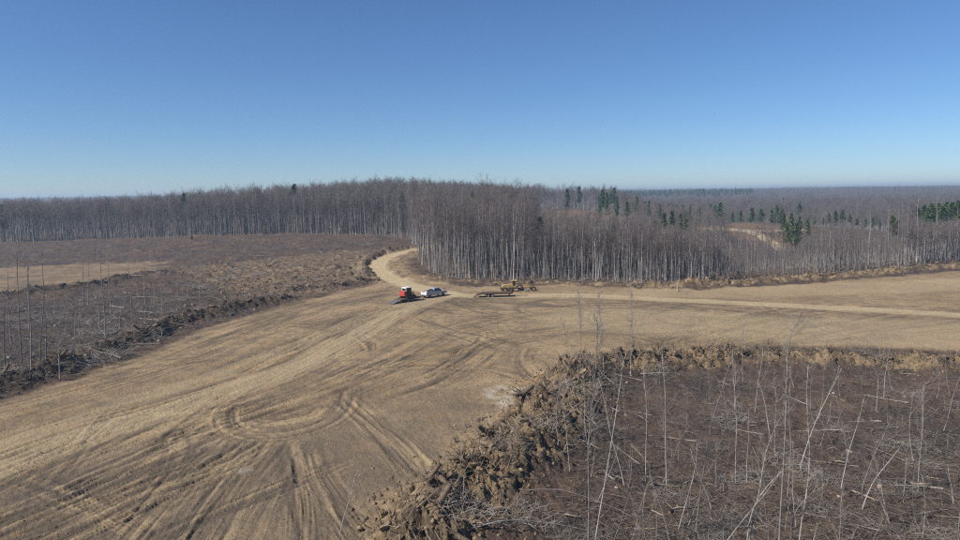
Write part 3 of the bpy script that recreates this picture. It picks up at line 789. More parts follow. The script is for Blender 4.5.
# far woods: groves of coarser trees
def grove(seed, n=9, rad=11):
    R = random.Random(seed); tr = Tubes(); cr = Tubes()
    for i in range(n):
        a = R.random() * 6.28; q = rad * math.sqrt(R.random()); x, y = q * math.cos(a), q * math.sin(a); h = R.uniform(15, 21)
        tr.tube([(x, y, -1), (x, y, h * .7)], [.22, .12], 3)
        for k in range(26):
            b = R.random() * 6.28; z0 = h * R.uniform(.4, .85); l = R.uniform(1.2, 3.2)
            cr.cone((x, y, z0), (x + math.cos(b) * l, y + math.sin(b) * l, z0 + R.uniform(1.5, 3.6)), .10)
    return tr.mesh('trunk', M['bark']), cr.mesh('crown', M['twig'])
GM = [grove(500 + k) for k in range(5)]
P3 = np.vstack([jitter_grid(17, 1050, 1900, TM), jitter_grid(30, 1900, 3600, TM)])
n3 = len(P3)
instancer('far_forest', np.column_stack([P3, base(P3[:, 0], P3[:, 1])]), np.column_stack([np.zeros(n3), np.zeros(n3), rng.uniform(0, 6.28, n3)]),
          np.repeat(rng.uniform(.8, 1.15, n3)[:, None], 3, 1) * np.where(np.hypot(P3[:, 0], P3[:, 1]) > 1900, 1.35, 1)[:, None] * np.array([1, 1, .8]), rng.integers(0, 5, n3), GM,
          'distant bare woods rolling away to the horizon', 'forest')

# ------------------------------------------------------------------ pines
def pine(seed, Ht, cs, wid, dens=1.0):
    R = random.Random(seed); tr = Tubes(); cr = Tubes()
    tr.tube([(0, 0, -.5), (R.gauss(0, .1), R.gauss(0, .1), Ht * .5), (R.gauss(0, .15), R.gauss(0, .15), Ht)], [.22, .15, .03], 6)
    nb = int(46 * dens)
    for i in range(nb):
        h = cs + (1 - cs) * (i + R.random()) / nb; rel = (h - cs) / (1 - cs)
        L = wid * Ht * (1.0 - rel * .86) * R.uniform(.55, 1.15) * (.65 + .35 * min(1, rel * 5))
        a = R.random() * 6.283; el = math.radians(R.uniform(-5, 30) + 25 * rel)
        d = np.array([math.cos(a) * math.cos(el), math.sin(a) * math.cos(el), math.sin(el)])
        p0 = np.array([0, 0, h * Ht]); p1 = p0 + d * L
        tr.cone(p0, p1, .05)
        for k in range(4):
            c = p0 + (p1 - p0) * R.uniform(.3, 1.05) + np.array([R.gauss(0, .12 * L), R.gauss(0, .12 * L), R.gauss(0, .1)])
            for q in range(9):
                v = np.array([R.gauss(0, 1), R.gauss(0, 1), R.gauss(.25, .7)]); v /= np.linalg.norm(v)
                u = np.cross(v, [R.gauss(0, 1), R.gauss(0, 1), R.gauss(0, 1)]); u /= np.linalg.norm(u) + 1e-6
                l = R.uniform(.4, .85); ww = R.uniform(.10, .19); e = c + v * l
                cr.quad(c - u * ww * .5, c + u * ww * .5, e + u * ww, e - u * ww)
    return tr, cr
PN = [pine(700 + k, 20.0, random.Random(k).uniform(.28, .5), random.Random(k + 9).uniform(.13, .19)) for k in range(6)]
PNM = [(t.mesh('trunk', M['pinebark']), c.mesh('crown', M['needle'], False)) for t, c in PN]
PNM2 = []
for t, c in PN[:3]:
    PNM2.append((PNM[len(PNM2)][0], c.mesh('crown', M['needle_pale'], False)))
for la, gr, items in pg:
    for (px, py, D, wf, pale_) in items:
        top = Wp(px, py, D); zb = H1(top)
        h = min(max(top[2] - zb, 3.0), 30)
        o = bpy.data.objects.new('pine_tree', None); link(o)
        o.location = (top[0], top[1], zb - .1); s = h / 20; o.scale = (s * wf * 1.15, s * wf * 1.15, s) if h > 8 else (s * 2.2, s * 2.2, s)
        o.rotation_euler = (0, 0, random.random() * 6.28); tag(o, la, 'tree', gr)
        tm, cm = random.choice(PNM2 if pale_ else PNM)
        link(bpy.data.objects.new('trunk', tm), o); link(bpy.data.objects.new('crown', cm), o)
# far evergreen stands under the horizon and mixed through the far woods
q = []
for _ in range(420):
    q.append(pxd(rng.uniform(600, 752), rng.uniform(1500, 2100)))
for _ in range(260):
    q.append(pxd(rng.uniform(530, 640), rng.uniform(1300, 1900)))
for _ in range(45):
    q.append(pxd(rng.uniform(560, 800), rng.uniform(480, 900)))
q = np.array(q)
instancer('far_evergreens', np.column_stack([q, base(q[:, 0], q[:, 1])]), np.column_stack([np.zeros((len(q), 2)), rng.uniform(0, 6.28, len(q))]),
          np.column_stack([rng.uniform(1.0, 1.7, len(q))] * 2 + [rng.uniform(.85, 1.15, len(q))]), rng.integers(0, 6, len(q)), PNM,
          'dark evergreen stands under the horizon in the far woods', 'forest')

def where_label(what, p):
    px, py = [float(v[0]) for v in project(np.array([p[0]]), np.array([p[1]]), np.zeros(1))]
    if px > 540:
        a = 'just below the long bank' if py < 385 else 'in the upper slash field' if py < 420 else 'in the middle slash field' if py < 470 else 'in the lower slash field' if py < 510 else 'at the bottom edge'
        b = 'near the foreground bank' if px < 640 else 'left of the leaning sapling' if px < 700 else 'right of the leaning sapling' if px < 750 else 'left of the tallest sapling' if px < 785 else 'right of the tallest sapling' if px < 860 else 'among the right hand poles' if px < 915 else 'by the right frame edge'
    else:
        a = 'before the far forest' if py < 252 else 'behind the left dirt pad' if py < 268 else 'beside the left dirt pad' if py < 292 else 'in the left cutover' if py < 325 else 'close to the left soil bank'
        b = 'at the left frame edge' if px < 40 else 'left of the tall dark pole' if px < 100 else 'right of the tall dark pole' if px < 150 else 'left of the rough ground' if px < 220 else 'behind the rough ground' if px < 320 else 'left of the road bend'
    return '%s %s, %s' % (what, a, b)
# ------------------------------------------------------------------ white trunk and snags that stand out
def stem(name, pix, y, r0, label, cat, group=None, mat='pole', twigs=0, tw_from=.35, dy=0.0, sink=.3, tl=1.0, sides=6):
    """a bare stem through photograph directions, standing at its own distance y; origin at its foot"""
    p0 = Wp(*pix[0], y); z0 = H1(p0)
    pts = [Wp(px, py, y + dy * k / max(1, len(pix) - 1)) for k, (px, py) in enumerate(pix)]
    pts = np.array(pts); off = z0 - pts[0][2]
    pts[:, 2] += off
    loc = pts[0].copy(); P = smooth(pts - loc, 4)
    P[0, 2] -= sink
    R = random.Random(hash(name + str(pix[0])) & 0xffff if False else int(pix[0][0] * 31 + pix[0][1] * 17))
    # gentle natural wobble
    tt = np.linspace(0, 1, len(P)); Lh = np.linalg.norm(P[-1] - P[0])
    P[:, 0] += .012 * Lh * np.sin(tt * R.uniform(5, 9) + R.random() * 6) * tt; P[:, 1] += .012 * Lh * np.sin(tt * R.uniform(5, 9) + R.random() * 6) * tt
    rad = r0 * (1 - tt) ** .8 * .9 + .012
    tb = Tubes(); tb.tube(P, rad, sides)
    o = bpy.data.objects.new(name, None); link(o); o.location = loc; tag(o, label, cat, group)
    link(bpy.data.objects.new('trunk', tb.mesh('trunk', M[mat])), o)
    if twigs:
        cr = Tubes()
        for i in range(twigs):
            t = tw_from + (1 - tw_from) * R.random(); k = t * (len(P) - 1); a = int(min(k, len(P) - 2)); q = P[a] + (P[a+1] - P[a]) * (k - a)
            an = R.random() * 6.283; up = R.uniform(.5, 2.2)
            d = np.array([math.cos(an), math.sin(an), up]); d /= np.linalg.norm(d)
            l = (.3 + 2.0 * R.random() ** 2) * (1.15 - .5 * t) * tl
            q1 = q + d * l * .55; q2 = q1 + (d + np.array([R.gauss(0, .2), R.gauss(0, .2), .25])) * l * .5
            cr.tube([q, q1, q2], [.015, .011, .005], 3)
            for _ in range(3):
                s = q + (q1 - q) * R.uniform(.3, 1.2); e = d + np.array([R.gauss(0, .5), R.gauss(0, .5), R.uniform(0, .4)]); e /= np.linalg.norm(e)
                cr.cone(s, s + e * l * R.uniform(.25, .55), .008)
        link(bpy.data.objects.new('crown', cr.mesh('crown', M['poletwig'])), o)
    return o
def ybase(px, py): return float(G(px, py)[1])
SG = 'bare saplings standing in the right slash field'
SL = 'thin pale bare sapling standing in the slash field on the right'
stem('hardwood_tree', [(513.5, 284), (514, 250), (514.5, 206)], ybase(513.5, 283), .19, 'single white trunked tree rising directly behind the yellow grader', 'tree', mat='pole', twigs=60, tw_from=.5, tl=1.3)
stem('leaning_tree', [(226, 240), (234, 226), (241, 218)], 372, .22, 'pale leaning tree at the far left forest edge', 'tree', mat='pole', twigs=20, tl=1.5)
stem('leaning_tree', [(720, 272), (729, 277), (738, 284)][::-1], 180, .12, 'dead trunk leaning left against the right forest edge', 'tree', mat='pole')
stem('leaning_tree', [(594, 284), (589, 276), (581, 268)], 172, .11, 'dead trunk leaning left at the centre forest edge', 'tree', mat='pole')
stem('snag', [(677.5, 291), (677.7, 281)], ybase(677.5, 291), .26, 'short pale snag stub standing on the berm by the road', 'stump', mat='palewood', sink=.3)
for (px, py0, py1, D, tall) in [(897, 276, 196, 197, 1), (901, 275, 204, 199, 0), (916, 275, 208, 197, 0), (935, 274, 205, 200, 0), (887, 276, 216, 198, 0), (868, 278, 222, 198, 0), (820, 280, 226, 194, 0), (606, 284, 218, 178, 0), (618, 285, 221, 178, 0), (632, 286, 226, 180, 0), (648, 286, 225, 180, 0), (702, 287, 238, 182, 0), (661, 286, 228, 182, 0), (956, 270, 212, 200, 0)]:
    stem('hardwood_tree', [(px, py0), (px + 1, (py0 + py1) / 2), (px + 1.5, py1)], D, .17, 'pale tall trunk standing clear of the bare trees along the right forest edge' if not tall else 'tallest pale trunk above the right forest edge, reaching the far hills',
         'tree', None if tall else 'pale trunks along the right forest edge', mat='pole', twigs=34, tw_from=.55, tl=1.2)
# foreground saplings in the right slash field: waypoints from foot to tip
spec = [
    ([(588, 546), (589, 470), (591, 400), (597, 296)], .085, 46, 'tall pale sapling rising from the bottom edge beside the soil bank', None),
    ([(594, 536), (603, 480), (612, 420), (622, 365), (628, 338)], .07, 10, 'pale sapling leaning right from the foot of the tall sapling', None),
    ([(625, 474), (611, 420), (598, 366)], .06, 0, 'dead pole leaning left across the tall saplings', None),
    ([(631, 368), (631, 330), (632, 262)], .075, 60, 'dark bushy topped sapling standing on the soil bank before the dirt', None),
    ([(604, 372), (602, 340), (599, 292)], .06, 46, 'twiggy sapling on the bank corner behind the tall sapling', None),
    ([(581, 378), (580, 340), (578, 300)], .045, 40, 'twiggy sapling at the left end of the bank corner', None),
    ([(571, 366), (567, 348), (562, 325)], .03, 18, 'small shrub like sapling on the bank edge against the dirt', None),
    ([(696, 515), (704, 455), (713, 400), (733, 338)], .07, 16, 'pale sapling leaning right in the middle of the slash field', None),
    ([(747, 537), (756, 485), (766, 440), (779, 400)], .06, 14, None, None),
    ([(713, 541), (737, 510), (760, 481), (780, 452)], .05, 6, 'low bent pole leaning far right near the bottom edge', None),
    ([(667, 472), (665, 400), (664, 330)], .05, 14, None, None),
    ([(646, 467), (646, 400), (645, 352)], .045, 10, None, None),
    ([(736, 467), (736, 400), (735, 330)], .05, 14, None, None),
    ([(716, 472), (717, 425)], .04, 4, None, None),
    ([(779, 546), (783, 440), (790, 335), (806, 290)], .075, 22, 'tallest sapling of the slash field, tip bent right above the road', None),
    ([(788, 480), (791, 430), (791, 366)], .05, 10, None, None),
    ([(798, 541), (808, 455), (811, 345)], .065, 18, None, None),
    ([(800, 456), (818, 405), (843, 356)], .06, 10, 'pale pole leaning hard right across the slash field', None),
    ([(841, 476), (851, 435), (864, 385)], .05, 8, None, None),
    ([(862, 476), (875, 440), (893, 402)], .05, 6, None, None),
    ([(862, 493), (878, 460), (906, 424)], .055, 2, 'bare pole leaning right among the right hand saplings', None),
    ([(904, 485), (908, 441)], .05, 2, None, None),
    ([(919, 475), (921, 434), (926, 368)], .055, 16, None, None),
    ([(890, 505), (883, 488), (876, 471)], .06, 0, 'short stout dead pole leaning left near the right corner', None),
    ([(955, 487), (949, 449)], .05, 2, None, None),
    ([(792, 541), (794, 498), (805, 480), (831, 462)], .05, 5, 'whip bent over to the right near the bottom edge', None),
    ([(745, 539), (755, 485), (782, 449), (800, 446)], .05, 6, 'arching whip bowed right over the slash', None),
    ([(810, 541), (818, 504)], .04, 4, None, None),
    ([(775, 440), (776, 395), (776, 360)], .045, 8, None, None),
    ([(743, 372), (743, 300)], .05, 10, 'lone straight sapling on the bank reaching into the dirt', None),
    ([(709, 374), (709, 330)], .04, 8, None, None),
    ([(660, 376), (660, 352)], .04, 6, None, None),
    ([(755, 400), (760, 362), (763, 335)], .045, 6, None, None),
    ([(735, 398), (736, 352)], .05, 4, None, None),
    ([(877, 400), (879, 362)], .045, 6, None, None),
    ([(811, 398), (812, 344)], .045, 8, None, None),
    ([(923, 425), (925, 372)], .045, 6, None, None),
    ([(570, 470), (566, 430), (563, 400), (572, 380)], .05, 10, None, None),
    ([(559, 455), (556, 425), (561, 392)], .05, 8, None, None),
    ([(338, 548), (343, 520), (352, 490), (359, 468)], .05, 5, 'crooked bare whip alone on the dirt at the bottom edge', None),
]
def sap_label(px, py, h):
    a = 'knee high' if h < 1.3 else 'short' if h < 2.3 else 'mid height' if h < 3.6 else 'tall thin'
    b = 'below the long bank' if py < 400 else 'mid field' if py < 470 else 'at the bottom'
    c = 'near the soil bank corner' if px < 650 else 'left of the leaning sapling' if px < 710 else 'left of the tallest sapling' if px < 790 else 'right of the tallest sapling' if px < 870 else 'by the right frame edge'
    return '%s bare whip %s in the slash, %s' % (a, b, c)
for pix, r0, tw, la, gr in spec:
    px, py = pix[0]
    lower = 1.2 if px > 600 else 0
    y = ybase(px, py + 0)
    stem('sapling', pix, y, r0 * .68, la or sap_label(px, py, 4).replace('whip', 'sapling'), 'sapling', None if la else SG, twigs=int(tw * 2.0), tw_from=.42, dy=random.uniform(-.6, .6))
# many thinner stems: kinds copied with their parts
KS = []
for k in range(7):
    R = random.Random(900 + k); tb = Tubes(); cr = Tubes(); lean = R.uniform(-.28, .28)
    tt = np.linspace(0, 1, 6); P = np.stack([lean * tt ** 1.4 * 5 + .08 * np.sin(tt * 6 + k), .1 * np.cos(tt * 5 + k) - .1, tt * 5 - .2 * (tt == 0)], 1)
    tb.tube(P, .024 * (1 - tt) + .008, 5)
    for i in range(R.randint(8, 18)):
        t = R.uniform(.3, 1) * 4.99; a = int(t); q = P[a] + (P[a+1] - P[a]) * (t - a); an = R.random() * 6.28
        d = np.array([math.cos(an), math.sin(an), R.uniform(.5, 1.4)]); d /= np.linalg.norm(d); l = R.uniform(.3, 1.1)
        cr.cone(q, q + d * l, .010); cr.cone(q + d * l * .5, q + d * l * .5 + (d + np.array([R.gauss(0, .6), R.gauss(0, .6), .2])) * l * .4, .007)
    KS.append((tb.mesh('trunk', M['pole']), cr.mesh('crown', M['poletwig'])))
def plant(name, x, y, h, label, cat, group):
    o = bpy.data.objects.new(name, None); link(o); o.location = (x, y, H1((x, y))); s = h / 5
    o.scale = (s, s, s) if h < 5 else (1 + (s - 1) * .5, 1 + (s - 1) * .5, s)
    o.rotation_euler = (random.gauss(0, .22), random.gauss(0, .22), random.random() * 6.28); tag(o, label, cat, group)
    a, b = random.choice(KS); link(bpy.data.objects.new('trunk', a), o); link(bpy.data.objects.new('crown', b), o)
k = 0
while k < 175:
    px = random.uniform(585, 985); py = 372 + 190 * random.random() ** 1.1
    c = G(px, py)
    if polysd(np.array([c[0]]), np.array([c[1]]), CLEAR)[0] > -3.5: continue
    plant('sapling', c[0], c[1], (hh := random.choice([1, 1.5, 2, 2.5, 3, 3.5, 4.5, 6])), sap_label(px, py, hh), 'sapling', SG); k += 1
# left cutover: tall thin poles
LSG = 'bare poles standing in the left cutover'; LSL = 'thin dark bare pole standing in the left cutover'
for (px, py, top, mid) in [(22, 374, 236, 16), (32, 379, 262, 29), (40, 368, 246, 45), (106, 345, 236, 100), (111, 318, 250, 108), (132, 314, 256, 128), (162, 313, 258, 160.5),
                           (84, 310, 255, 83), (88, 306, 258, 88), (67, 315, 285, 67), (145, 305, 262, 144), (11, 345, 262, 6), (29, 330, 250, 28), (60, 380, 330, 58), (47, 372, 320, 47), (228, 305, 286, 228),
                           (5, 372, 300, 3), (120, 330, 300, 121), (100, 330, 290, 97), (75, 335, 296, 76), (55, 320, 285, 55), (178, 300, 280, 178), (200, 298, 272, 199), (154, 312, 276, 155),
                           (95, 262, 236, 95), (104, 262, 240, 104), (65, 250, 225, 64), (118, 258, 236, 118), (128, 256, 230, 128), (150, 262, 238, 150), (274, 250, 236, 274), (290, 252, 234, 290)]:
    stem('bare_pole', [(px, py), ((px + mid) / 2, (py + top) / 2), (mid, top)], ybase(px, py), .085 if py > 300 else .09, where_label(('tall' if py - top > 70 else 'medium' if py - top > 40 else 'short') + ' dark bare pole', G(px, py)), 'sapling', LSG, mat='bark', twigs=14, tw_from=.4)

k = 0
while k < 34:
    px = random.uniform(-15, 250); py = random.uniform(278, 385); c = G(px, py)
    if polysd(np.array([c[0]]), np.array([c[1]]), CLEAR)[0] > -4 or polysd(np.array([c[0]]), np.array([c[1]]), PAD)[0] > 0: continue
    plant('bare_pole', c[0], c[1], (hh := random.uniform(2.5, 8)), where_label(('slender' if hh > 5.5 else 'thin low') + ' grey whip', c), 'sapling', LSG); k += 1
# ------------------------------------------------------------------ slash on the ground
def slash_points(n, lo, hi, reg):
    out = []
    while sum(len(a) for a in out) < n:
        px = rng.uniform(reg[0], reg[1], n); py = lo + (hi - lo) * rng.random(n)
        D = Fv[None] + ((px - 480) / FPX)[:, None] * Rv[None] + ((270 - py) / FPX)[:, None] * Uv[None]
        t = -CAMH / D[:, 2]; x, y = D[:, 0] * t, D[:, 1] * t
        ok = (polysd(x, y, CLEAR) < -1.5) & (forest_depth(x, y) < -3) & (polysd(x, y, PAD) < 0)
        s, _, _ = polydist(x, y, ROADS[0][0]); ok &= np.abs(s) > 5
        out.append(np.stack([x[ok], y[ok]], 1))
    return np.vstack(out)[:n]
def litter(name, P, lmin, lmax, rmin, rmax, tilt, mat, label):
    n = len(P); z = HT(P[:, 0], P[:, 1]); L = lmin + (lmax - lmin) * rng.random(n) ** 2.2; a = rng.uniform(0, 6.283, n); e = np.abs(rng.normal(0, tilt, n))
    r = rmin + (rmax - rmin) * rng.random(n) ** 2
    A = np.column_stack([P, z + r * .5 + .02]); B = A + np.column_stack([np.cos(a) * np.cos(e), np.sin(a) * np.cos(e), np.sin(e)]) * L[:, None]
    zb = HT(B[:, 0], B[:, 1]) + .03; B[:, 2] = np.maximum(B[:, 2], zb)
    V, Fc = sticks(A, B, r, r * .45)
    o = link(bpy.data.objects.new(name, mesh_np(name, V, Fc, mat))); tag(o, label, 'slash', None, 'stuff'); return o
litter('slash_litter', np.vstack([slash_points(9000, 360, 600, (560, 1010)), slash_points(1200, 355, 420, (570, 1010))]), .2, 2.6, .005, .024, .16, M['deadwood'], 'thin grey sticks and branch litter covering the right slash field')
litter('slash_litter', np.vstack([slash_points(3000, 285, 410, (-60, 300)), slash_points(2600, 236, 300, (-60, 420))]), .4, 3.5, .012, .04, .3, M['root'], 'dark rotten sticks lying through the left cutover')
litter('slash_litter', np.vstack([slash_points(2200, 285, 410, (-60, 300)), slash_points(1200, 236, 300, (-60, 420))]), .4, 4.0, .012, .035, .2, M['bark'], 'grey sticks and branch litter covering the left cutover')
litter('slash_chips', slash_points(900, 350, 600, (545, 1010)), .12, .6, .012, .035, .1, M['palewood'], 'small pale wood chips scattered through the right slash field')
litter('slash_litter', slash_points(7000, 360, 600, (560, 1010)), .2, 2.2, .006, .03, .25, M['root'], 'dark rotten sticks lying through the right slash field')
# logs one can pick out
LG = []
for k in range(5):
    R = random.Random(60 + k); tb = Tubes(); tt = np.linspace(0, 1, 5)
    P = np.stack([tt * 6 - 3, .16 * np.sin(tt * 4 + k), .07 * np.sin(tt * 3 + 2 * k)], 1); tb.tube(P, .075 * (1 - .65 * tt), 6)
    for i in range(5):
        q = P[R.randint(1, 3)]; d = np.array([R.uniform(.2, 1), R.gauss(0, .7), abs(R.gauss(0, .5))]); d /= np.linalg.norm(d); tb.cone(q, q + d * R.uniform(.4, 1.5), .025)
    LG.append(tb)
LGM = [t.mesh('fallen_pole', M['deadwood']) for t in LG]; LGP = [t.mesh('fallen_pole', M['palewood']) for t in LG]
def slope_rot(x, y, a, L):
    dx, dy = math.cos(a) * L / 2, math.sin(a) * L / 2
    za, zb = H1((x - dx, y - dy)), H1((x + dx, y + dy))
    return (za + zb) / 2, math.atan2(zb - za, L)
def log(p, L, a, label, group, pale_=False, thick=1.0):
    z, e = slope_rot(p[0], p[1], a, L * .8)
    z = max(z, H1(p) - .02)
    o = bpy.data.objects.new('fallen_pole', random.choice(LGP if pale_ else LGM)); link(o)
    o.location = (p[0], p[1], z + .07 * thick); o.rotation_euler = (0, -e, a); o.scale = (L / 6, thick, thick); tag(o, label, 'log', group)
for p in slash_points(75, 362, 575, (580, 1000)):
    log(p, random.uniform(1.6, 5), random.uniform(0, 3.14), where_label('grey fallen pole', p), 'fallen poles in the right slash field', False, random.uniform(.35, .9))
for p in slash_points(26, 362, 575, (560, 1000)):
    log(p, random.uniform(1.2, 3), random.uniform(-.5, .5), where_label('pale split log', p), 'pale split logs in the right slash field', True, random.uniform(.7, 1.4))
for p in slash_points(70, 290, 400, (-20, 260)):
    log(p, random.uniform(3, 8), random.uniform(0, 3.14), where_label('grey fallen pole', p), 'fallen poles in the left cutover', False, random.uniform(.8, 1.5))
for p in slash_points(45, 240, 290, (-20, 400)):
    log(p, random.uniform(3, 8), random.uniform(-.7, .7), where_label('fallen trunk', p), 'fallen trunks before the left forest', random.random() < .5, random.uniform(1.2, 2.2))
# bowed stems lying over the brush at the bottom edge
def bowed(pix, lift, r0, label):
    pts = []
    for i, (px, py) in enumerate(pix):
        g = G(px, py + lift[i] * 14); pts.append((g[0], g[1], H1(g) + lift[i]))
    pts = np.array(pts); P = smooth(pts - pts[0], 4); tb = Tubes(); tt = np.linspace(0, 1, len(P)); tb.tube(P, r0 * (1 - .7 * tt), 6)
    R = random.Random(5)
    for i in range(14):
        q = P[R.randint(2, len(P) - 2)]; d = np.array([R.gauss(.4, .6), R.gauss(0, .7), R.uniform(-.1, .6)]); d /= np.linalg.norm(d); tb.cone(q, q + d * R.uniform(.4, 1.3), .012)
    o = link(bpy.data.objects.new('bowed_stem', tb.mesh('bowed_stem', M['pole']))); o.location = pts[0]; tag(o, label, 'branch')
bowed([(472, 540), (505, 528), (545, 520), (590, 520), (622, 528)], [.1, .7, 1.0, .8, .2], .055, 'long pale stem bowed over the brush at the bottom edge')
bowed([(520, 498), (560, 488), (610, 492), (640, 506)], [.2, .8, .7, .1], .035, 'thin stem bowed right of the foreground bank')
bowed([(640, 362), (668, 357), (700, 362)], [.4, 1.0, .3], .06, 'pale limb lying along the bank beside the bushy sapling')
bowed([(575, 442), (590, 425), (612, 414), (640, 413)], [.1, .9, 1.2, .9], .04, 'grey limb bowed over the slash beside the tall sapling')

# brush tangles
def brush(px, py, rad, n, label):
    c = G(px, py); z0 = H1(c); tb = Tubes(); R = random.Random(int(px * 7 + py))
    for i in range(n):
        a = R.random() * 6.28; q = rad * math.sqrt(R.random()); p = np.array([q * math.cos(a), q * math.sin(a), 0]); p[2] = H1(c + p[:2]) - z0 + R.uniform(-.05, .2)
        b = R.random() * 6.28; el = R.uniform(.1, 1.0); d = np.array([math.cos(b) * math.cos(el), math.sin(b) * math.cos(el), math.sin(el)]); l = R.uniform(.6, 2.4)
        p1 = p + d * l * .5; p2 = p1 + (d + np.array([R.gauss(0, .3), R.gauss(0, .3), -.5])) * l * .5
        tb.tube([p, p1, p2], [.018 * R.uniform(.5, 1.5), .012, .004], 3)
    o = link(bpy.data.objects.new('brush_pile', tb.mesh('brush_pile', M['deadwood']))); o.location = (c[0], c[1], z0); tag(o, label, 'brush')
for (px, py, rad, n, la) in [(470, 528, 2.2, 150, 'tangled brush pile at the bottom edge beside the soil bank'), (525, 520, 2.0, 120, 'brush tangle under the bowed stem'),
        (565, 535, 1.6, 90, 'brush tangle at the foot of the tall sapling'), (715, 530, 1.6, 110, 'brush heap beside the low bent pole'), (780, 448, 1.5, 90, 'brush heap under the arching whip'),
        (655, 362, 2.2, 120, 'brush on the bank beneath the bushy topped sapling'), (585, 372, 2.4, 170, 'dark brush tangle on the bank corner'), (565, 405, 1.8, 110, 'brush caught on the upper foreground bank'),
        (905, 385, 1.6, 80, 'brush tangle near the bank at right'), (28, 345, 3.0, 150, 'brush tangle at the left frame edge'), (10, 330, 3.5, 130, 'second brush tangle behind the one at the left frame edge'),
        (110, 335, 3.0, 120, 'low brush along the left soil bank'), (260, 303, 2.6, 110, 'grey brush tangle at the far end of the left soil bank'), (450, 515, 1.6, 90, 'roots and brush spilling from the foreground bank'), (508, 468, 1.8, 120, 'brush tangle on top of the middle foreground bank'), (545, 440, 1.6, 110, 'brush tangle on the right flank of the foreground bank'), (760, 353, 2.0, 110, 'brush on the long bank above the tallest sapling'), (870, 356, 2.2, 110, 'brush on the long bank left of the frame edge')]:
    brush(px, py, rad, n, la)

# brush heaps copied through both fields, and upright whips nobody could count
BR = []
for k in range(5):
    R = random.Random(1200 + k); tb = Tubes()
    for i in range(70):
        a = R.random() * 6.28; q = 1.3 * math.sqrt(R.random()); p = np.array([q * math.cos(a), q * math.sin(a), R.uniform(-.1, .15)])
        b = R.random() * 6.28; el = R.uniform(.05, .9); d = np.array([math.cos(b) * math.cos(el), math.sin(b) * math.cos(el), math.sin(el)]); l = R.uniform(.5, 2.2)
        p1 = p + d * l * .5; p2 = p1 + (d + np.array([R.gauss(0, .3), R.gauss(0, .3), -.45])) * l * .5
        tb.tube([p, p1, p2], [.016 * R.uniform(.5, 1.6), .011, .004], 3)
    BR.append(tb.mesh('brush_heap', M['deadwood']))
for n_, lo, hi, reg, sc in ((60, 370, 570, (585, 1000), 1.0), (60, 245, 390, (-10, 400), 1.7)):
    for p in slash_points(n_, lo, hi, reg):
        o = link(bpy.data.objects.new('brush_heap', random.choice(BR))); s = sc * random.uniform(.7, 1.3); o.location = (p[0], p[1], H1(p)); o.scale = (s, s, s * random.uniform(.5, 1)); o.rotation_euler[2] = random.random() * 6.28
        tag(o, where_label('low grey brush heap', p), 'brush', 'brush heaps in the cutover')
litter('thin_whips', slash_points(1500, 362, 600, (575, 1010)), .4, 2.4, .004, .011, 1.1, M['poletwig'], 'thin upright whips standing through the right slash field')
litter('thin_whips', slash_points(1500, 240, 400, (-40, 400)), .5, 3.0, .01, .025, 1.1, M['poletwig'], 'thin upright whips standing through the left cutover')
# stumps
def stump_mesh(seed, r, h):
    R = random.Random(seed); tb = Tubes(); tb.tube([(0, 0, -.3), (0, 0, .05), (.02, 0, h)], [r * 1.5, r * 1.15, r], 8)
    for i in range(5):
        a = i * 1.257 + R.random(); tb.cone((math.cos(a) * r, math.sin(a) * r, .08), (math.cos(a) * r * 3, math.sin(a) * r * 3, -.1), r * .35)
    return tb.mesh('stump', M['palewood'])
SM = [stump_mesh(k, .10 + .02 * k, .10 + .04 * k) for k in range(4)]
for p in slash_points(22, 365, 575, (585, 1000)):
    o = link(bpy.data.objects.new('stump', random.choice(SM))); o.location = (p[0], p[1], H1(p)); o.rotation_euler[2] = random.random() * 6.28; tag(o, where_label('low cut stump', p), 'stump', 'stumps in the right slash field')
for p in slash_points(40, 262, 380, (0, 280)):
    o = link(bpy.data.objects.new('stump', random.choice(SM))); o.location = (p[0], p[1], H1(p)); o.scale = (1.5, 1.5, 1.5); o.rotation_euler[2] = random.random() * 6.28; tag(o, where_label('low cut stump', p), 'stump', 'stumps in the left cutover')

# ------------------------------------------------------------------ clods on the banks
def clod_mesh(seed, mat):
    R = np.random.default_rng(seed); bm = bmesh.new(); bmesh.ops.create_icosphere(bm, subdivisions=2, radius=1.0)
    ax = R.normal(size=(7, 3)); ax /= np.linalg.norm(ax, axis=1)[:, None]; cutd = R.uniform(.45, .85, 7)
    for v in bm.verts:
        p = np.array(v.co)
        for a, c in zip(ax, cutd):
            q = p @ a
            if q > c: p = p - a * (q - c) * .85
        p = p * (1 + R.normal(0, .09)); p[2] *= .8
        v.co = p
    me = bpy.data.meshes.new('clod'); bm.to_mesh(me); bm.free(); me.materials.append(mat); return me
CM = [clod_mesh(k, M['clod']) for k in range(8)]; CD = [clod_mesh(20 + k, M['darkclod']) for k in range(5)]
def along(Ln, n):
    seg = np.linalg.norm(np.diff(Ln, axis=0), axis=1); cum = np.concatenate([[0], np.cumsum(seg)])
    t = rng.random(n) * cum[-1]; i = np.clip(np.searchsorted(cum, t) - 1, 0, len(seg) - 1); f = (t - cum[i]) / seg[i]
    p = Ln[i] + (Ln[i+1] - Ln[i]) * f[:, None]; d = (Ln[i+1] - Ln[i]) / seg[i][:, None]
    return p, np.stack([-d[:, 1], d[:, 0]], 1)
def infr(P):
    px, py = project(P[:, 0], P[:, 1], np.zeros(len(P))); return (px > -30) & (px < 990) & (py < 575)
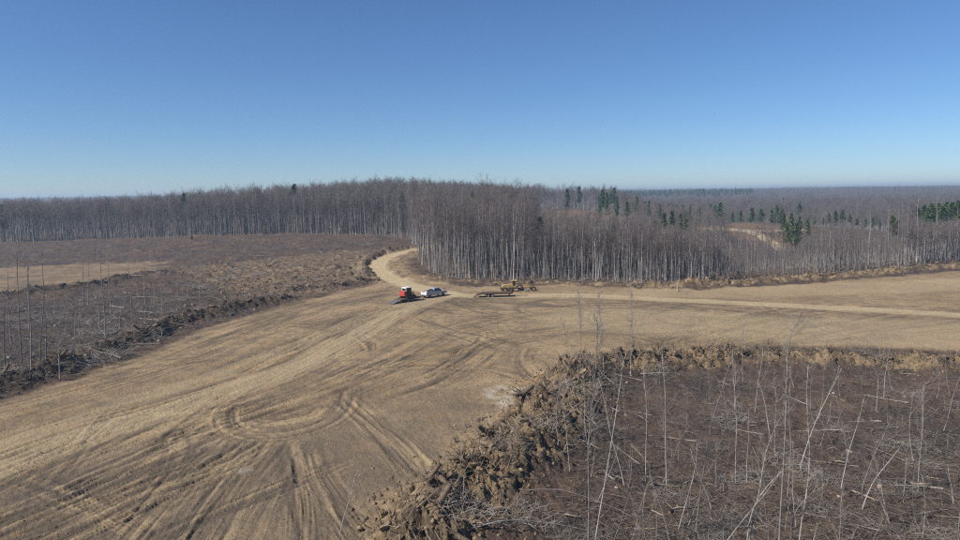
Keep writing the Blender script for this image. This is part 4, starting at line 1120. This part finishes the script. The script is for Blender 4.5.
for nm, n, s0, s1, dark in [('near', 150, .15, .6, .3), ('mid', 130, .15, .5, .4), ('left', 110, .2, .6, .85), ('upperleft', 50, .35, .8, .9), ('berm', 70, .3, .85, .4), ('road', 25, .3, .7, .8), ('curve', 25, .3, .7, .8)]:
    Ln, W, H, lump = BANKS[nm]; par = BANKOBJ[nm]
    P, N = along(Ln, n * 3); P = P + N * rng.normal(0, W * .55, len(P))[:, None]; P = P[infr(P)][:n]
    if nm == 'curve': P = P[np.abs(polydist(P[:, 0], P[:, 1], ROADS[0][0])[0]) > 4]
    Z = HT(P[:, 0], P[:, 1])
    for p, z in zip(P, Z):
        s = s0 + (s1 - s0) * random.random() ** 2.2
        o = link(bpy.data.objects.new('clod', random.choice(CD if random.random() < dark else CM)), par)
        o.location = (p[0], p[1], z + s * .15); o.rotation_euler = (random.uniform(-.6, .6), random.uniform(-.6, .6), random.random() * 6.28)
        o.scale = (s * random.uniform(.7, 1.6), s * random.uniform(.6, 1.2), s * random.uniform(.45, 1.0))
# small lumps: one mass on each bank, and crumbs over the graded dirt
def crumbs(P, smin, smax, name, mat, label=None, parent=None):
    n = len(P); z = HT(P[:, 0], P[:, 1]); s = smin + (smax - smin) * rng.random(n) ** 3
    B = np.array([[1, 0, 0], [-.5, .87, 0], [-.5, -.87, 0], [.1, .05, .85], [0, 0, -.5]])
    T = np.array([[0, 1, 3], [1, 2, 3], [2, 0, 3], [1, 0, 4], [2, 1, 4], [0, 2, 4]])
    a = rng.uniform(0, 6.28, n); ca, sa = np.cos(a), np.sin(a)
    X = B[None] * (1 + rng.normal(0, .25, (n, 5, 3))) * s[:, None, None]
    V = np.stack([X[..., 0] * ca[:, None] - X[..., 1] * sa[:, None], X[..., 0] * sa[:, None] + X[..., 1] * ca[:, None], X[..., 2]], -1) + np.column_stack([P, z])[:, None]
    Fc = (np.arange(n)[:, None, None] * 5 + T[None]).reshape(-1, 3)
    o = link(bpy.data.objects.new(name, mesh_np(name, V.reshape(-1, 3), Fc, mat, False)), parent); tag(o, label, None if parent else 'soil', None, 'stuff'); return o
for nm, n in [('near', 4500), ('mid', 4500), ('left', 3500), ('upperleft', 700), ('berm', 1500), ('scrub', 700), ('road', 400)]:
    Ln, W, H, lump = BANKS[nm]; P, N = along(Ln, n); P = P + N * rng.normal(0, W * .85, n)[:, None]
    crumbs(P, .03, .26, 'small_clods', M['clod'] if nm in ('near', 'mid', 'berm') else M['darkclod'], None, BANKOBJ[nm])
D_ = np.stack([Fv + (a - 480) / FPX * Rv + (270 - b) / FPX * Uv for a, b in zip(rng.uniform(-20, 980, 16000), 288 + 290 * rng.random(16000) ** 1.3)])
t_ = -CAMH / D_[:, 2]; Pc = np.stack([D_[:, 0] * t_, D_[:, 1] * t_], 1); Pc = Pc[polysd(Pc[:, 0], Pc[:, 1], CLEAR) > .5]
crumbs(Pc, .012, .11, 'soil_crumbs', M['clod'], 'loose soil crumbs scattered over the graded dirt', None)
# burnt-over rough ground by the bend
Pb = slash_points(2200, 246, 302, (180, 410)); Pb = np.vstack([Pb[polysd(Pb[:, 0], Pb[:, 1], BURN) > -3], slash_points(900, 240, 300, (-20, 410))])
crumbs(Pb, .1, .55, 'rough_soil_lumps', M['clod'], 'torn soil lumps on the rough ground left of the bend', None)
# torn roots and sticks stuck in the banks
for nm, n, lab in [('near', 700, 0), ('near', 650, 1), ('mid', 600, 0), ('mid', 420, 1), ('left', 400, 0), ('left', 160, 1), ('berm', 200, 0)]:
    Ln, W, H, lump = BANKS[nm]; P, N = along(Ln, n); P = P + N * rng.normal(0, W * .5, n)[:, None]; z = HT(P[:, 0], P[:, 1])
    a = rng.uniform(0, 6.28, n); e = rng.uniform(-.1, 1.2, n); L = rng.uniform(.3, 2.0, n); r = rng.uniform(.012, .05, n)
    A = np.column_stack([P, z - .1]); B = A + np.column_stack([np.cos(a) * np.cos(e), np.sin(a) * np.cos(e), np.sin(e) + .1]) * L[:, None]
    V, Fc = sticks(A, B, r, r * .4); o = link(bpy.data.objects.new('torn_roots', mesh_np('torn_roots', V, Fc, M['palewood' if lab else 'root'])), BANKOBJ[nm]); o['kind'] = 'stuff'
# uprooted stumps
def uproot(seed):
    R = random.Random(seed); tb = Tubes()
    tb.tube([(0, 0, 0), (.35, 0, .05), (1.1, .05, .1)], [.26, .17, .15], 7)
    for i in range(16):
        a = R.random() * 6.28; d = np.array([-R.uniform(.1, .7), math.cos(a), math.sin(a)]); l = R.uniform(.5, 1.1); p1 = d * l * .5; p2 = p1 + (d + np.array([R.gauss(0, .4), R.gauss(0, .4), R.gauss(0, .4)])) * l * .5
        tb.tube([(0, 0, 0), p1, p2], [.09, .05, .012], 4)
    return tb.mesh('uprooted_stump', M['root'])
UM = [uproot(k) for k in range(5)]
for nm, n, la, gr in [('near', 20, 'uprooted stump with torn roots on the foreground soil bank', 'uprooted stumps on the foreground bank'), ('mid', 14, 'uprooted stump with torn roots on the long bank right', 'uprooted stumps on the long bank'),
                      ('left', 9, 'uprooted stump with torn roots on the left soil bank', 'uprooted stumps on the left bank'), ('berm', 6, 'uprooted stump with torn roots on the forest edge berm', 'uprooted stumps on the berm')]:
    Ln, W, H, lump = BANKS[nm]; P, N = along(Ln, n * 3); P = P + N * rng.normal(0, W * .35, len(P))[:, None]; P = P[infr(P)][:n]
    for p in P:
        o = link(bpy.data.objects.new('uprooted_stump', random.choice(UM))); s = random.uniform(.8, 1.3)
        o.location = (p[0], p[1], H1(p) + .25); o.rotation_euler = (random.uniform(-1, 1), random.uniform(-.9, .5), random.random() * 6.28); o.scale = (s, s, s); tag(o, la, 'stump', gr)
# fringe brush under the forest edge
q = []
while len(q) < 1500:
    px = rng.uniform(-20, 980); k = np.interp(px, EDGE_PX, EDGE_PY); t = ray(px, k); s = -CAMH / t[2] + rng.uniform(-3, 9); q.append((t[0] * s, t[1] * s))
q = np.array(q); z = HT(q[:, 0], q[:, 1]); n = len(q); a = rng.uniform(0, 6.28, n); e = rng.uniform(.2, 1.5, n); L = rng.uniform(.5, 3.5, n); r = rng.uniform(.015, .05, n)
A = np.column_stack([q, z - .1]); B = A + np.column_stack([np.cos(a) * np.cos(e), np.sin(a) * np.cos(e), np.sin(e)]) * L[:, None]
V, Fc = sticks(A, B, r, r * .3); o = link(bpy.data.objects.new('edge_brush', mesh_np('edge_brush', V, Fc, M['deadwood']))); tag(o, 'thin brush along the foot of the forest edge', 'brush', None, 'stuff')

# things of one kind that only their order tells apart are counted from the left
ORD = ['leftmost', 'second from left', 'third from left', 'fourth from left', 'fifth from left', 'sixth from left', 'seventh from left', 'eighth from left', 'ninth from left', 'tenth from left', 'eleventh from left', 'twelfth from left']
SHORT = {'pines in the centre forest': 'narrow pine high in the centre forest', 'pines right of the orange field': 'dark pine right of the orange field', 'pines left of the far road': 'slender pine left of the far dirt road',
         'pines behind the far road': 'pine in the short row behind the far road', 'pines clumped right of the far road': 'green pine in the clump right of the far road', 'pale pines above the brown slope': 'yellowish pine above the brown slope',
         'pines behind the brown slope': 'dark pine behind the brown slope', 'pines at the right frame edge': 'pine in the dense right edge stand', 'uprooted stumps on the foreground bank': 'uprooted stump on the foreground bank',
         'uprooted stumps on the long bank': 'uprooted stump on the long right bank', 'uprooted stumps on the left bank': 'uprooted stump on the left bank', 'uprooted stumps on the berm': 'uprooted stump on the forest berm',
         'pale trunks along the right forest edge': 'pale tall trunk along the right forest edge'}
bygroup = {}
for o in C.objects:
    if o.parent is None and o.get('group') in SHORT: bygroup.setdefault(o['group'], []).append(o)
for g, L in bygroup.items():
    L.sort(key=lambda o: o.location.x / o.location.y)
    n = len(L)
    for k, o in enumerate(L):
        w_ = ORD[k] if k < 12 else (ORD[n - 1 - k].replace('left', 'right') if n - 1 - k < 12 else 'near the middle of the row')
        o['label'] = SHORT[g] + ', ' + w_
# ------------------------------------------------------------------ machines
M['silver'] = simple('silver_truck_paint', (.40, .41, .43), (.33, .34, .36), 1.5, .4, .1, .4)
M['white'] = simple('white_paint', (.78, .78, .76), (.68, .67, .64), 2, .4, 0, .4)
M['red'] = simple('orange_red_paint', (.55, .055, .03), (.40, .045, .028), 3, .45, 0, .4)
M['yellow'] = simple('dusty_yellow_paint', (.50, .35, .13), (.36, .26, .12), 2, .55, 0, .3)
M['black'] = simple('black_rubber', (.022, .021, .02), (.045, .04, .035), 3, .8)
M['dark'] = simple('dark_steel', (.05, .048, .046), (.085, .07, .055), 3, .6, .3)
M['grey'] = simple('grey_steel', (.20, .20, .20), (.13, .125, .12), 3, .55, .4)
M['glass'] = simple('tinted_glass', (.012, .015, .018), (.016, .019, .022), 1, .08, 0, .6)
M['deck'] = simple('weathered_deck_planks', (.13, .085, .055), (.08, .055, .04), 6, .85)
M['brownsteel'] = simple('rusty_brown_steel', (.09, .045, .032), (.055, .035, .028), 4, .7, .2)
M['lamp_red'] = simple('red_lens', (.35, .02, .015), None, 1, .3)
M['lamp_clear'] = simple('clear_lens', (.7, .7, .68), None, 1, .2)
M['redbrown'] = simple('dull_red_paint', (.26, .05, .04), (.17, .04, .035), 3, .6)

def bmobj(name, bm, mat, parent, bev=0.0):
    if bev:
        bmesh.ops.bevel(bm, geom=[e for e in bm.edges], offset=bev, segments=2, affect='EDGES', clamp_overlap=True)
    bmesh.ops.recalc_face_normals(bm, faces=bm.faces)
    me = bpy.data.meshes.new(name); bm.to_mesh(me); bm.free(); me.materials.append(M[mat])
    return link(bpy.data.objects.new(name, me), parent)
def addbox(bm, c, s, rot=None):
    r = bmesh.ops.create_cube(bm, size=1.0)
    mt = Matrix.Translation(c) @ (Matrix.Rotation(rot[1], 4, rot[0]) if rot else Matrix.Identity(4)) @ Matrix.Diagonal((*s, 1))
    bmesh.ops.transform(bm, matrix=mt, verts=r['verts'])
def box(name, c, s, mat, parent, bev=.02, rot=None):
    bm = bmesh.new(); addbox(bm, c, s, rot); return bmobj(name, bm, mat, parent, min(bev, min(s) * .3))
def boxes(name, items, mat, parent, bev=.012):
    bm = bmesh.new()
    for it in items: addbox(bm, *it)
    return bmobj(name, bm, mat, parent, bev)
def prism(name, prof, y0, y1, mat, parent, bev=.03, ytop=None):
    """side profile in x,z between y0 and y1; ytop narrows points above given height"""
    bm = bmesh.new(); n = len(prof)
    def yy(z, y):
        if ytop is None: return y
        z0, z1, k = ytop; t = min(max((z - z0) / (z1 - z0), 0), 1); return y * (1 - k * t)
    A = [bm.verts.new((x, yy(z, y0), z)) for x, z in prof]; B = [bm.verts.new((x, yy(z, y1), z)) for x, z in prof]
    bm.faces.new(A); bm.faces.new(B[::-1])
    for i in range(n): bm.faces.new((A[i], B[i], B[(i+1) % n], A[(i+1) % n]))
    bmesh.ops.triangulate(bm, faces=[f for f in bm.faces if len(f.verts) > 4])
    return bmobj(name, bm, mat, parent, 0)
def quadpane(name, pts, th, mat, parent):
    p = [Vector(q) for q in pts]; nrm = (p[1] - p[0]).cross(p[2] - p[0]).normalized() * th
    bm = bmesh.new(); A = [bm.verts.new(q + nrm) for q in p]; B = [bm.verts.new(q - nrm) for q in p]
    bm.faces.new(A); bm.faces.new(B[::-1])
    for i in range(4): bm.faces.new((A[i], B[i], B[(i+1) % 4], A[(i+1) % 4]))
    return bmobj(name, bm, mat, parent)
def wheel(parent, x, y, r, w_, rim='grey', name='wheel'):
    bm = bmesh.new(); prof = [(.55, .5), (.9, .5), (1, .36), (1, -.36), (.9, -.5), (.55, -.5)]; K = 20
    rings = []
    for k in range(K):
        a = k * 2 * math.pi / K; rings.append([bm.verts.new((x + r * p * math.cos(a), y + w_ * q, r + r * p * math.sin(a))) for p, q in prof])
    for k in range(K):
        A, B = rings[k], rings[(k+1) % K]
        for i in range(len(prof)):
            j = (i + 1) % len(prof); bm.faces.new((A[i], A[j], B[j], B[i]))
    t = bmobj(name, bm, 'black', parent)
    bm = bmesh.new(); r_ = bmesh.ops.create_cone(bm, cap_ends=True, segments=16, radius1=r * .57, radius2=r * .57, depth=w_ * .8)
    bmesh.ops.transform(bm, matrix=Matrix.Translation((x, y, r)) @ Matrix.Rotation(math.pi / 2, 4, 'X'), verts=r_['verts'])
    bmobj('rim', bm, rim, t)
    return t
def cyl(name, a, b, r, mat, parent, k=12):
    tb = Tubes(); tb.tube([a, b], [r, r], k); return link(bpy.data.objects.new(name, tb.mesh(name, M[mat])), parent)
def root(name, p, heading, label, cat, dz=0.0):
    o = bpy.data.objects.new(name, None); link(o); o.location = (p[0], p[1], H1(p) + dz); o.rotation_euler = (0, 0, heading); tag(o, label, cat); return o

# --- pickup, +x forward
HD = math.radians(47)
pk = VEH[0]
T = root('pickup_truck', pk, HD, 'silver crew cab pickup truck with loaded bed towing the equipment trailer', 'truck')
prism('body', [(-3.0, .62), (-2.55, .55), (-2.35, .92), (-1.65, .92), (-1.45, .5), (1.35, .5), (1.55, .92), (2.3, .92), (2.48, .55), (2.98, .6), (3.02, .95), (2.9, 1.12), (1.45, 1.22), (1.0, 1.25), (-.78, 1.25), (-.8, .78), (-2.9, .78), (-2.95, .75)], -.98, .98, 'silver', T)
boxes('bed_side', [((-1.9, .93, 1.02), (2.2, .1, .5)), ((-1.9, -.93, 1.02), (2.2, .1, .5))], 'silver', T)
tg = box('tailgate', (-2.98, 0, 1.02), (.09, 1.9, .5), 'white', T)
box('handle', (-3.035, 0, 1.12), (.03, .24, .07), 'black', tg, .005)
box('bed_floor', (-1.9, 0, .80), (2.1, 1.74, .04), 'dark', T)
cab = prism('cab', [(-.8, 1.24), (-.68, 1.84), (-.45, 1.93), (.55, 1.93), (.75, 1.86), (1.5, 1.24)], -.95, .95, 'silver', T, ytop=(1.24, 1.93, .2))
quadpane('windshield', [(1.45, -.80, 1.29), (1.45, .80, 1.29), (.81, .70, 1.83), (.81, -.70, 1.83)], .015, 'glass', T)
quadpane('rear_window', [(-.805, .76, 1.32), (-.805, -.76, 1.32), (-.72, -.66, 1.76), (-.72, .66, 1.76)], .02, 'glass', T)
for s in (-1, 1):
    yb, yt = s * .945, s * .80
    quadpane('side_window', [(-.66, yb, 1.3), (.22, yb, 1.3), (.22, yt, 1.82), (-.55, yt, 1.82)], .02, 'glass', T)
    quadpane('side_window', [(.30, yb, 1.3), (1.3, yb, 1.3), (.72, yt, 1.82), (.30, yt, 1.82)], .02, 'glass', T)
    box('mirror', (1.12, s * 1.1, 1.36), (.12, .2, .24), 'black', T, .03)
    box('headlight', (2.97, s * .72, .98), (.09, .36, .2), 'lamp_clear', T, .02)
    box('tail_light', (-2.99, s * .93, 1.05), (.1, .13, .4), 'lamp_red', T, .01)
    box('door_handle', (-.3, s * .99, 1.08), (.16, .03, .04), 'black', T, .005); box('door_handle', (.75, s * .99, 1.08), (.16, .03, .04), 'black', T, .005)
    wheel(T, -2.0, s * .84, .41, .27); wheel(T, 1.93, s * .84, .41, .27)
box('bumper', (3.06, 0, .62), (.16, 1.86, .22), 'grey', T, .04); box('bumper', (-3.1, 0, .6), (.18, 1.8, .17), 'grey', T, .03)
box('grille', (3.03, 0, .95), (.06, 1.0, .24), 'dark', T, .01); box('undercarriage', (0, 0, .48), (5.2, 1.2, .2), 'dark', T, .02)
ax = Vector((math.cos(HD), math.sin(HD), 0)); ay = Vector((-math.sin(HD), math.cos(HD), 0))
def rel(p, x, y): return np.array([p[0] + ax.x * x + ay.x * y, p[1] + ax.y * x + ay.y * y])
zt = T.location.z
def cargo(name, x, y, z, label, cat):
    o = bpy.data.objects.new(name, None); link(o); q = rel(pk, x, y); o.location = (q[0], q[1], zt + z); o.rotation_euler = (0, 0, HD); tag(o, label, cat); return o
o = cargo('toolbox', -1.05, 0, .82, 'dark crosswise toolbox in the pickup bed behind the cab', 'toolbox'); box('box', (0, 0, .3), (.45, 1.7, .6), 'dark', o); box('lid', (0, 0, .63), (.5, 1.74, .06), 'dark', o); box('latch', (-.24, .4, .55), (.03, .1, .08), 'grey', o, .005)
o = cargo('fuel_tank', -1.75, .45, .82, 'dark fuel tank standing in the pickup bed', 'tank'); box('tank', (0, 0, .34), (.7, .7, .66), 'dark', o, .06); cyl('cap', (0, 0, .66), (0, 0, .75), .08, 'grey', o)
o = cargo('cooler', -2.25, -.05, .82, 'white cooler box in the pickup bed near the tailgate', 'cooler'); box('box', (0, 0, .25), (.5, .62, .48), 'white', o, .04); box('lid', (0, 0, .53), (.54, .66, .09), 'white', o, .03)

# --- equipment trailer and track loader
tp = rel(pk, -7.3, .1)
E = root('equipment_trailer', tp, HD, 'low dark equipment trailer hitched behind the pickup with its ramp down', 'trailer')
box('deck', (-.2, 0, .62), (5.4, 2.1, .09), 'deck', E, .01)
boxes('frame', [((-.2, 1.02, .52), (5.4, .1, .16)), ((-.2, -1.02, .52), (5.4, .1, .16)), ((2.45, 0, .52), (.1, 2.0, .16)), ((-2.85, 0, .52), (.1, 2.0, .16)), ((0, 0, .5), (.1, 2.0, .1))], 'dark', E)
boxes('tongue', [((3.2, .33, .52), (1.6, .12, .12), ('Z', -.4)), ((3.2, -.33, .52), (1.6, .12, .12), ('Z', .4)), ((4.1, 0, .54), (.4, .14, .1))], 'dark', E)
cyl('jack', (3.5, 0, .15), (3.5, 0, .95), .05, 'grey', E)
bm = bmesh.new(); addbox(bm, (-3.85, 0, .30), (2.0, 2.0, .07), ('Y', -.27))
for k in range(7): addbox(bm, (-3.1 - k * .26, 0, .53 - k * .07), (.05, 1.98, .05), ('Y', -.27))
bmobj('ramp', bm, 'grey', E)
for s in (-1, 1):
    for x in (-.95, -.05): wheel(E, x, s * 1.2, .36, .22)
    boxes('fender', [((-.5, s * 1.2, .79), (1.9, .28, .04)), ((-1.42, s * 1.2, .68), (.04, .28, .2)), ((.42, s * 1.2, .68), (.04, .28, .2))], 'dark', E)
    box('tail_light', (-2.92, s * .95, .55), (.04, .14, .08), 'lamp_red', E, .005)
dk = E.location.z + .667
lp = rel(tp, -.15, 0)
L0 = bpy.data.objects.new('track_loader', None); link(L0); L0.location = (lp[0], lp[1], dk); L0.rotation_euler = (0, 0, HD)
tag(L0, 'orange red compact track loader with white cab riding on the equipment trailer', 'loader')
for s in (-1, 1):
    prism('track', [(-1.15, .28), (-.95, .02), (.85, .02), (1.1, .22), (1.05, .5), (.5, .62), (-.7, .62), (-1.1, .5)], s * .86 - .2, s * .86 + .2, 'black', L0)
    for x in (-.8, -.3, .2, .7): cyl('roller', (x, s * 1.06, .22), (x, s * 1.075, .22), .13, 'grey', L0)
    boxes('lift_arm', [((-.25, s * .80, 1.22), (2.2, .14, .2), ('Y', .12)), ((1.05, s * .80, .75), (.2, .14, .9), ('Y', -.35)), ((-1.2, s * .80, 1.2), (.2, .14, .6))], 'dark', L0)
box('body', (-.1, 0, .75), (1.9, 1.25, .6), 'dark', L0, .05)
box('engine_cover', (-1.14, 0, 1.02), (.6, 1.5, 1.05), 'red', L0, .08)
box('grille', (-1.405, 0, .9), (.03, .8, .35), 'redbrown', L0, .01)
cb = boxes('cab', [((-.85, .62, 1.72), (.1, .1, 1.0)), ((-.85, -.62, 1.72), (.1, .1, 1.0)), ((.55, .62, 1.62), (.1, .1, 1.2)), ((.55, -.62, 1.62), (.1, .1, 1.2)), ((-.15, 0, 2.2), (1.6, 1.4, .12)), ((-.87, 0, 1.5), (.1, 1.3, .12)), ((-.87, 0, 2.12), (.1, 1.3, .14))], 'white', L0)
quadpane('rear_window', [(-.84, .57, 1.55), (-.84, -.57, 1.55), (-.84, -.57, 2.06), (-.84, .57, 2.06)], .015, 'glass', L0)
quadpane('front_window', [(.56, -.57, 1.1), (.56, .57, 1.1), (.56, .57, 2.1), (.56, -.57, 2.1)], .015, 'glass', L0)
for s in (-1, 1):
    quadpane('side_window', [(-.8, s * .62, 1.3), (.5, s * .62, 1.3), (.5, s * .62, 2.1), (-.8, s * .62, 2.1)], .015, 'glass', L0)
    box('tail_light', (-1.405, s * .6, 1.3), (.03, .12, .16), 'lamp_red', L0, .005)
prism('bucket', [(1.2, .1), (1.95, .04), (1.95, .1), (1.45, .25), (1.35, .6), (1.2, .62)], -.95, .95, 'dark', L0)

# --- gooseneck trailer (gooseneck to the right)
gp = VEH[2]; gh = math.radians(4)
Gn = root('flatbed_trailer', gp, gh, 'long brown gooseneck flatbed trailer with drooping tail standing by the road', 'trailer')
for k in range(8):
    box('plank', (.35, -1.09 + k * .311, .90), (6.0, .30, .05), 'deck', Gn, .008)
prism('tail_deck', [(-2.66, .925), (-4.1, .5), (-4.1, .42), (-2.66, .8)], -1.22, 1.22, 'brownsteel', Gn)
boxes('frame', [((.35, 1.27, .83), (6.0, .08, .2)), ((.35, -1.27, .83), (6.0, .08, .2)), ((.35, .5, .7), (6.0, .12, .3)), ((.35, -.5, .7), (6.0, .12, .3)), ((3.3, 0, .78), (.1, 2.5, .24)), ((0, 0, .7), (.1, 2.5, .15)), ((-2.6, 0, .72), (.1, 2.5, .2))], 'brownsteel', Gn)
boxes('gooseneck', [((3.5, .35, 1.2), (.22, .16, 1.1)), ((3.5, -.35, 1.2), (.22, .16, 1.1)), ((4.2, .25, 1.72), (1.6, .16, .22), ('Z', -.12)), ((4.2, -.25, 1.72), (1.6, .16, .22), ('Z', .12)), ((4.85, 0, 1.3), (.16, .16, .9))], 'brownsteel', Gn)
boxes('headboard', [((3.3, 0, 1.5), (.08, 2.4, .08)), ((3.3, 1.15, 1.2), (.08, .08, .6)), ((3.3, -1.15, 1.2), (.08, .08, .6)), ((3.3, 0, 1.2), (.06, 2.3, .06))], 'brownsteel', Gn)
for s in (-1, 1):
    for x in (-1.75, -.85): wheel(Gn, x, s * .95, .40, .42, 'white')
    cyl('landing_leg', (2.9, s * .8, .0), (2.9, s * .8, .75), .07, 'dark', Gn)
    boxes('ramp', [((-4.4, s * .7, .26), (.9, .55, .06), ('Y', -.62))], 'brownsteel', Gn)
    box('tail_light', (-4.12, s * 1.0, .47), (.03, .16, .07), 'lamp_red', Gn, .004)

# --- motor grader behind it
mp = VEH[3]; mh = math.radians(8)
Mg = root('motor_grader', mp, mh, 'dusty yellow motor grader parked behind the flatbed trailer at the forest edge', 'grader')
prism('engine_hood', [(-3.6, .95), (-1.35, .95), (-1.35, 1.95), (-3.3, 1.85), (-3.6, 1.6)], -.55, .55, 'yellow', Mg)
boxes('rear_frame', [((-2.3, 0, .85), (2.9, .9, .25)), ((-3.65, 0, 1.0), (.15, 1.6, .3))], 'dark', Mg)
boxes('cab', [((-.6, .62, 2.0), (.1, .1, 1.7)), ((-.6, -.62, 2.0), (.1, .1, 1.7)), ((-1.3, .62, 2.0), (.1, .1, 1.7)), ((-1.3, -.62, 2.0), (.1, .1, 1.7)), ((-.95, 0, 1.35), (1.1, 1.3, .5)), ((-.95, 0, 2.9), (1.3, 1.5, .12))], 'yellow', Mg)
for s in (-1, 1): quadpane('side_window', [(-1.26, s * .61, 1.65), (-.64, s * .61, 1.65), (-.64, s * .61, 2.8), (-1.26, s * .61, 2.8)], .012, 'glass', Mg)
quadpane('windshield', [(-.58, -.56, 1.65), (-.58, .56, 1.65), (-.58, .56, 2.8), (-.58, -.56, 2.8)], .012, 'glass', Mg)
quadpane('rear_window', [(-1.32, .56, 1.65), (-1.32, -.56, 1.65), (-1.32, -.56, 2.8), (-1.32, .56, 2.8)], .012, 'glass', Mg)
prism('arch_frame', [(-.5, 1.15), (.4, 1.75), (2.2, 1.7), (3.1, 1.25), (3.5, 1.1), (3.5, .75), (3.0, .85), (2.1, 1.35), (.5, 1.4), (-.5, .85)], -.16, .16, 'yellow', Mg)
boxes('circle_drawbar', [((1.2, 0, .8), (1.5, .9, .12)), ((2.3, 0, .85), (1.6, .16, .14)), ((1.0, 0, 1.1), (.14, .9, .5))], 'redbrown', Mg)
bm = bmesh.new(); addbox(bm, (1.1, 0, .42), (.1, 3.1, .58), ('Z', .62)); bmobj('blade', bm, 'grey', Mg, .02)
for s in (-1, 1):
    cyl('lift_cylinder', (.75, s * .45, .9), (.75, s * .5, 2.05), .06, 'dark', Mg)
    wheel(Mg, -1.75, s * .95, .62, .38, 'yellow'); wheel(Mg, -3.15, s * .95, .62, .38, 'yellow'); wheel(Mg, 3.35, s * .92, .60, .34, 'yellow')
    box('tandem_case', (-2.45, s * .72, .62), (1.6, .14, .34), 'yellow', Mg, .03)
box('front_axle', (3.35, 0, .62), (.2, 1.6, .2), 'dark', Mg); box('front_plate', (3.75, 0, 1.0), (.2, .6, .3), 'yellow', Mg, .03)
cyl('exhaust', (-2.4, .3, 1.9), (-2.4, .3, 2.6), .06, 'dark', Mg); boxes('headlight', [((-.5, .45, 3.02), (.1, .16, .14))], 'lamp_clear', Mg, .01)

Mg.scale = (1.02, 1.0, .84)
# ------------------------------------------------------------------ haze over the whole site
bm = bmesh.new(); addbox(bm, (0, 0, 0), (1, 1, 1))
zlo = float(Vg[:, 2].min()) - 1.0; zhi = max(float(Vg[:, 2].max()) + 1, float(Vg[np.hypot(Vg[:, 0], Vg[:, 1]) < 3650, 2].max()) + 27)
hz_me = bpy.data.meshes.new('haze'); bm.to_mesh(hz_me); bm.free()
hz = link(bpy.data.objects.new('haze', hz_me)); hz.location = (0, 0, (zlo + zhi) / 2); hz.scale = (12100, 12100, zhi - zlo)
hm = bpy.data.materials.new('thin_air_haze'); hm.use_nodes = True; hn = hm.node_tree.nodes; hn.remove(hn['Principled BSDF'])
pv = hn.new('ShaderNodeVolumePrincipled'); pv.inputs['Color'].default_value = (.62, .80, 1.0, 1); pv.inputs['Density'].default_value = .00028; pv.inputs['Anisotropy'].default_value = .2
hm.node_tree.links.new(pv.outputs[0], hn['Material Output'].inputs['Volume']); hz_me.materials.append(hm)
tag(hz, 'thin blue haze lying over the woods', 'haze', None, 'stuff')
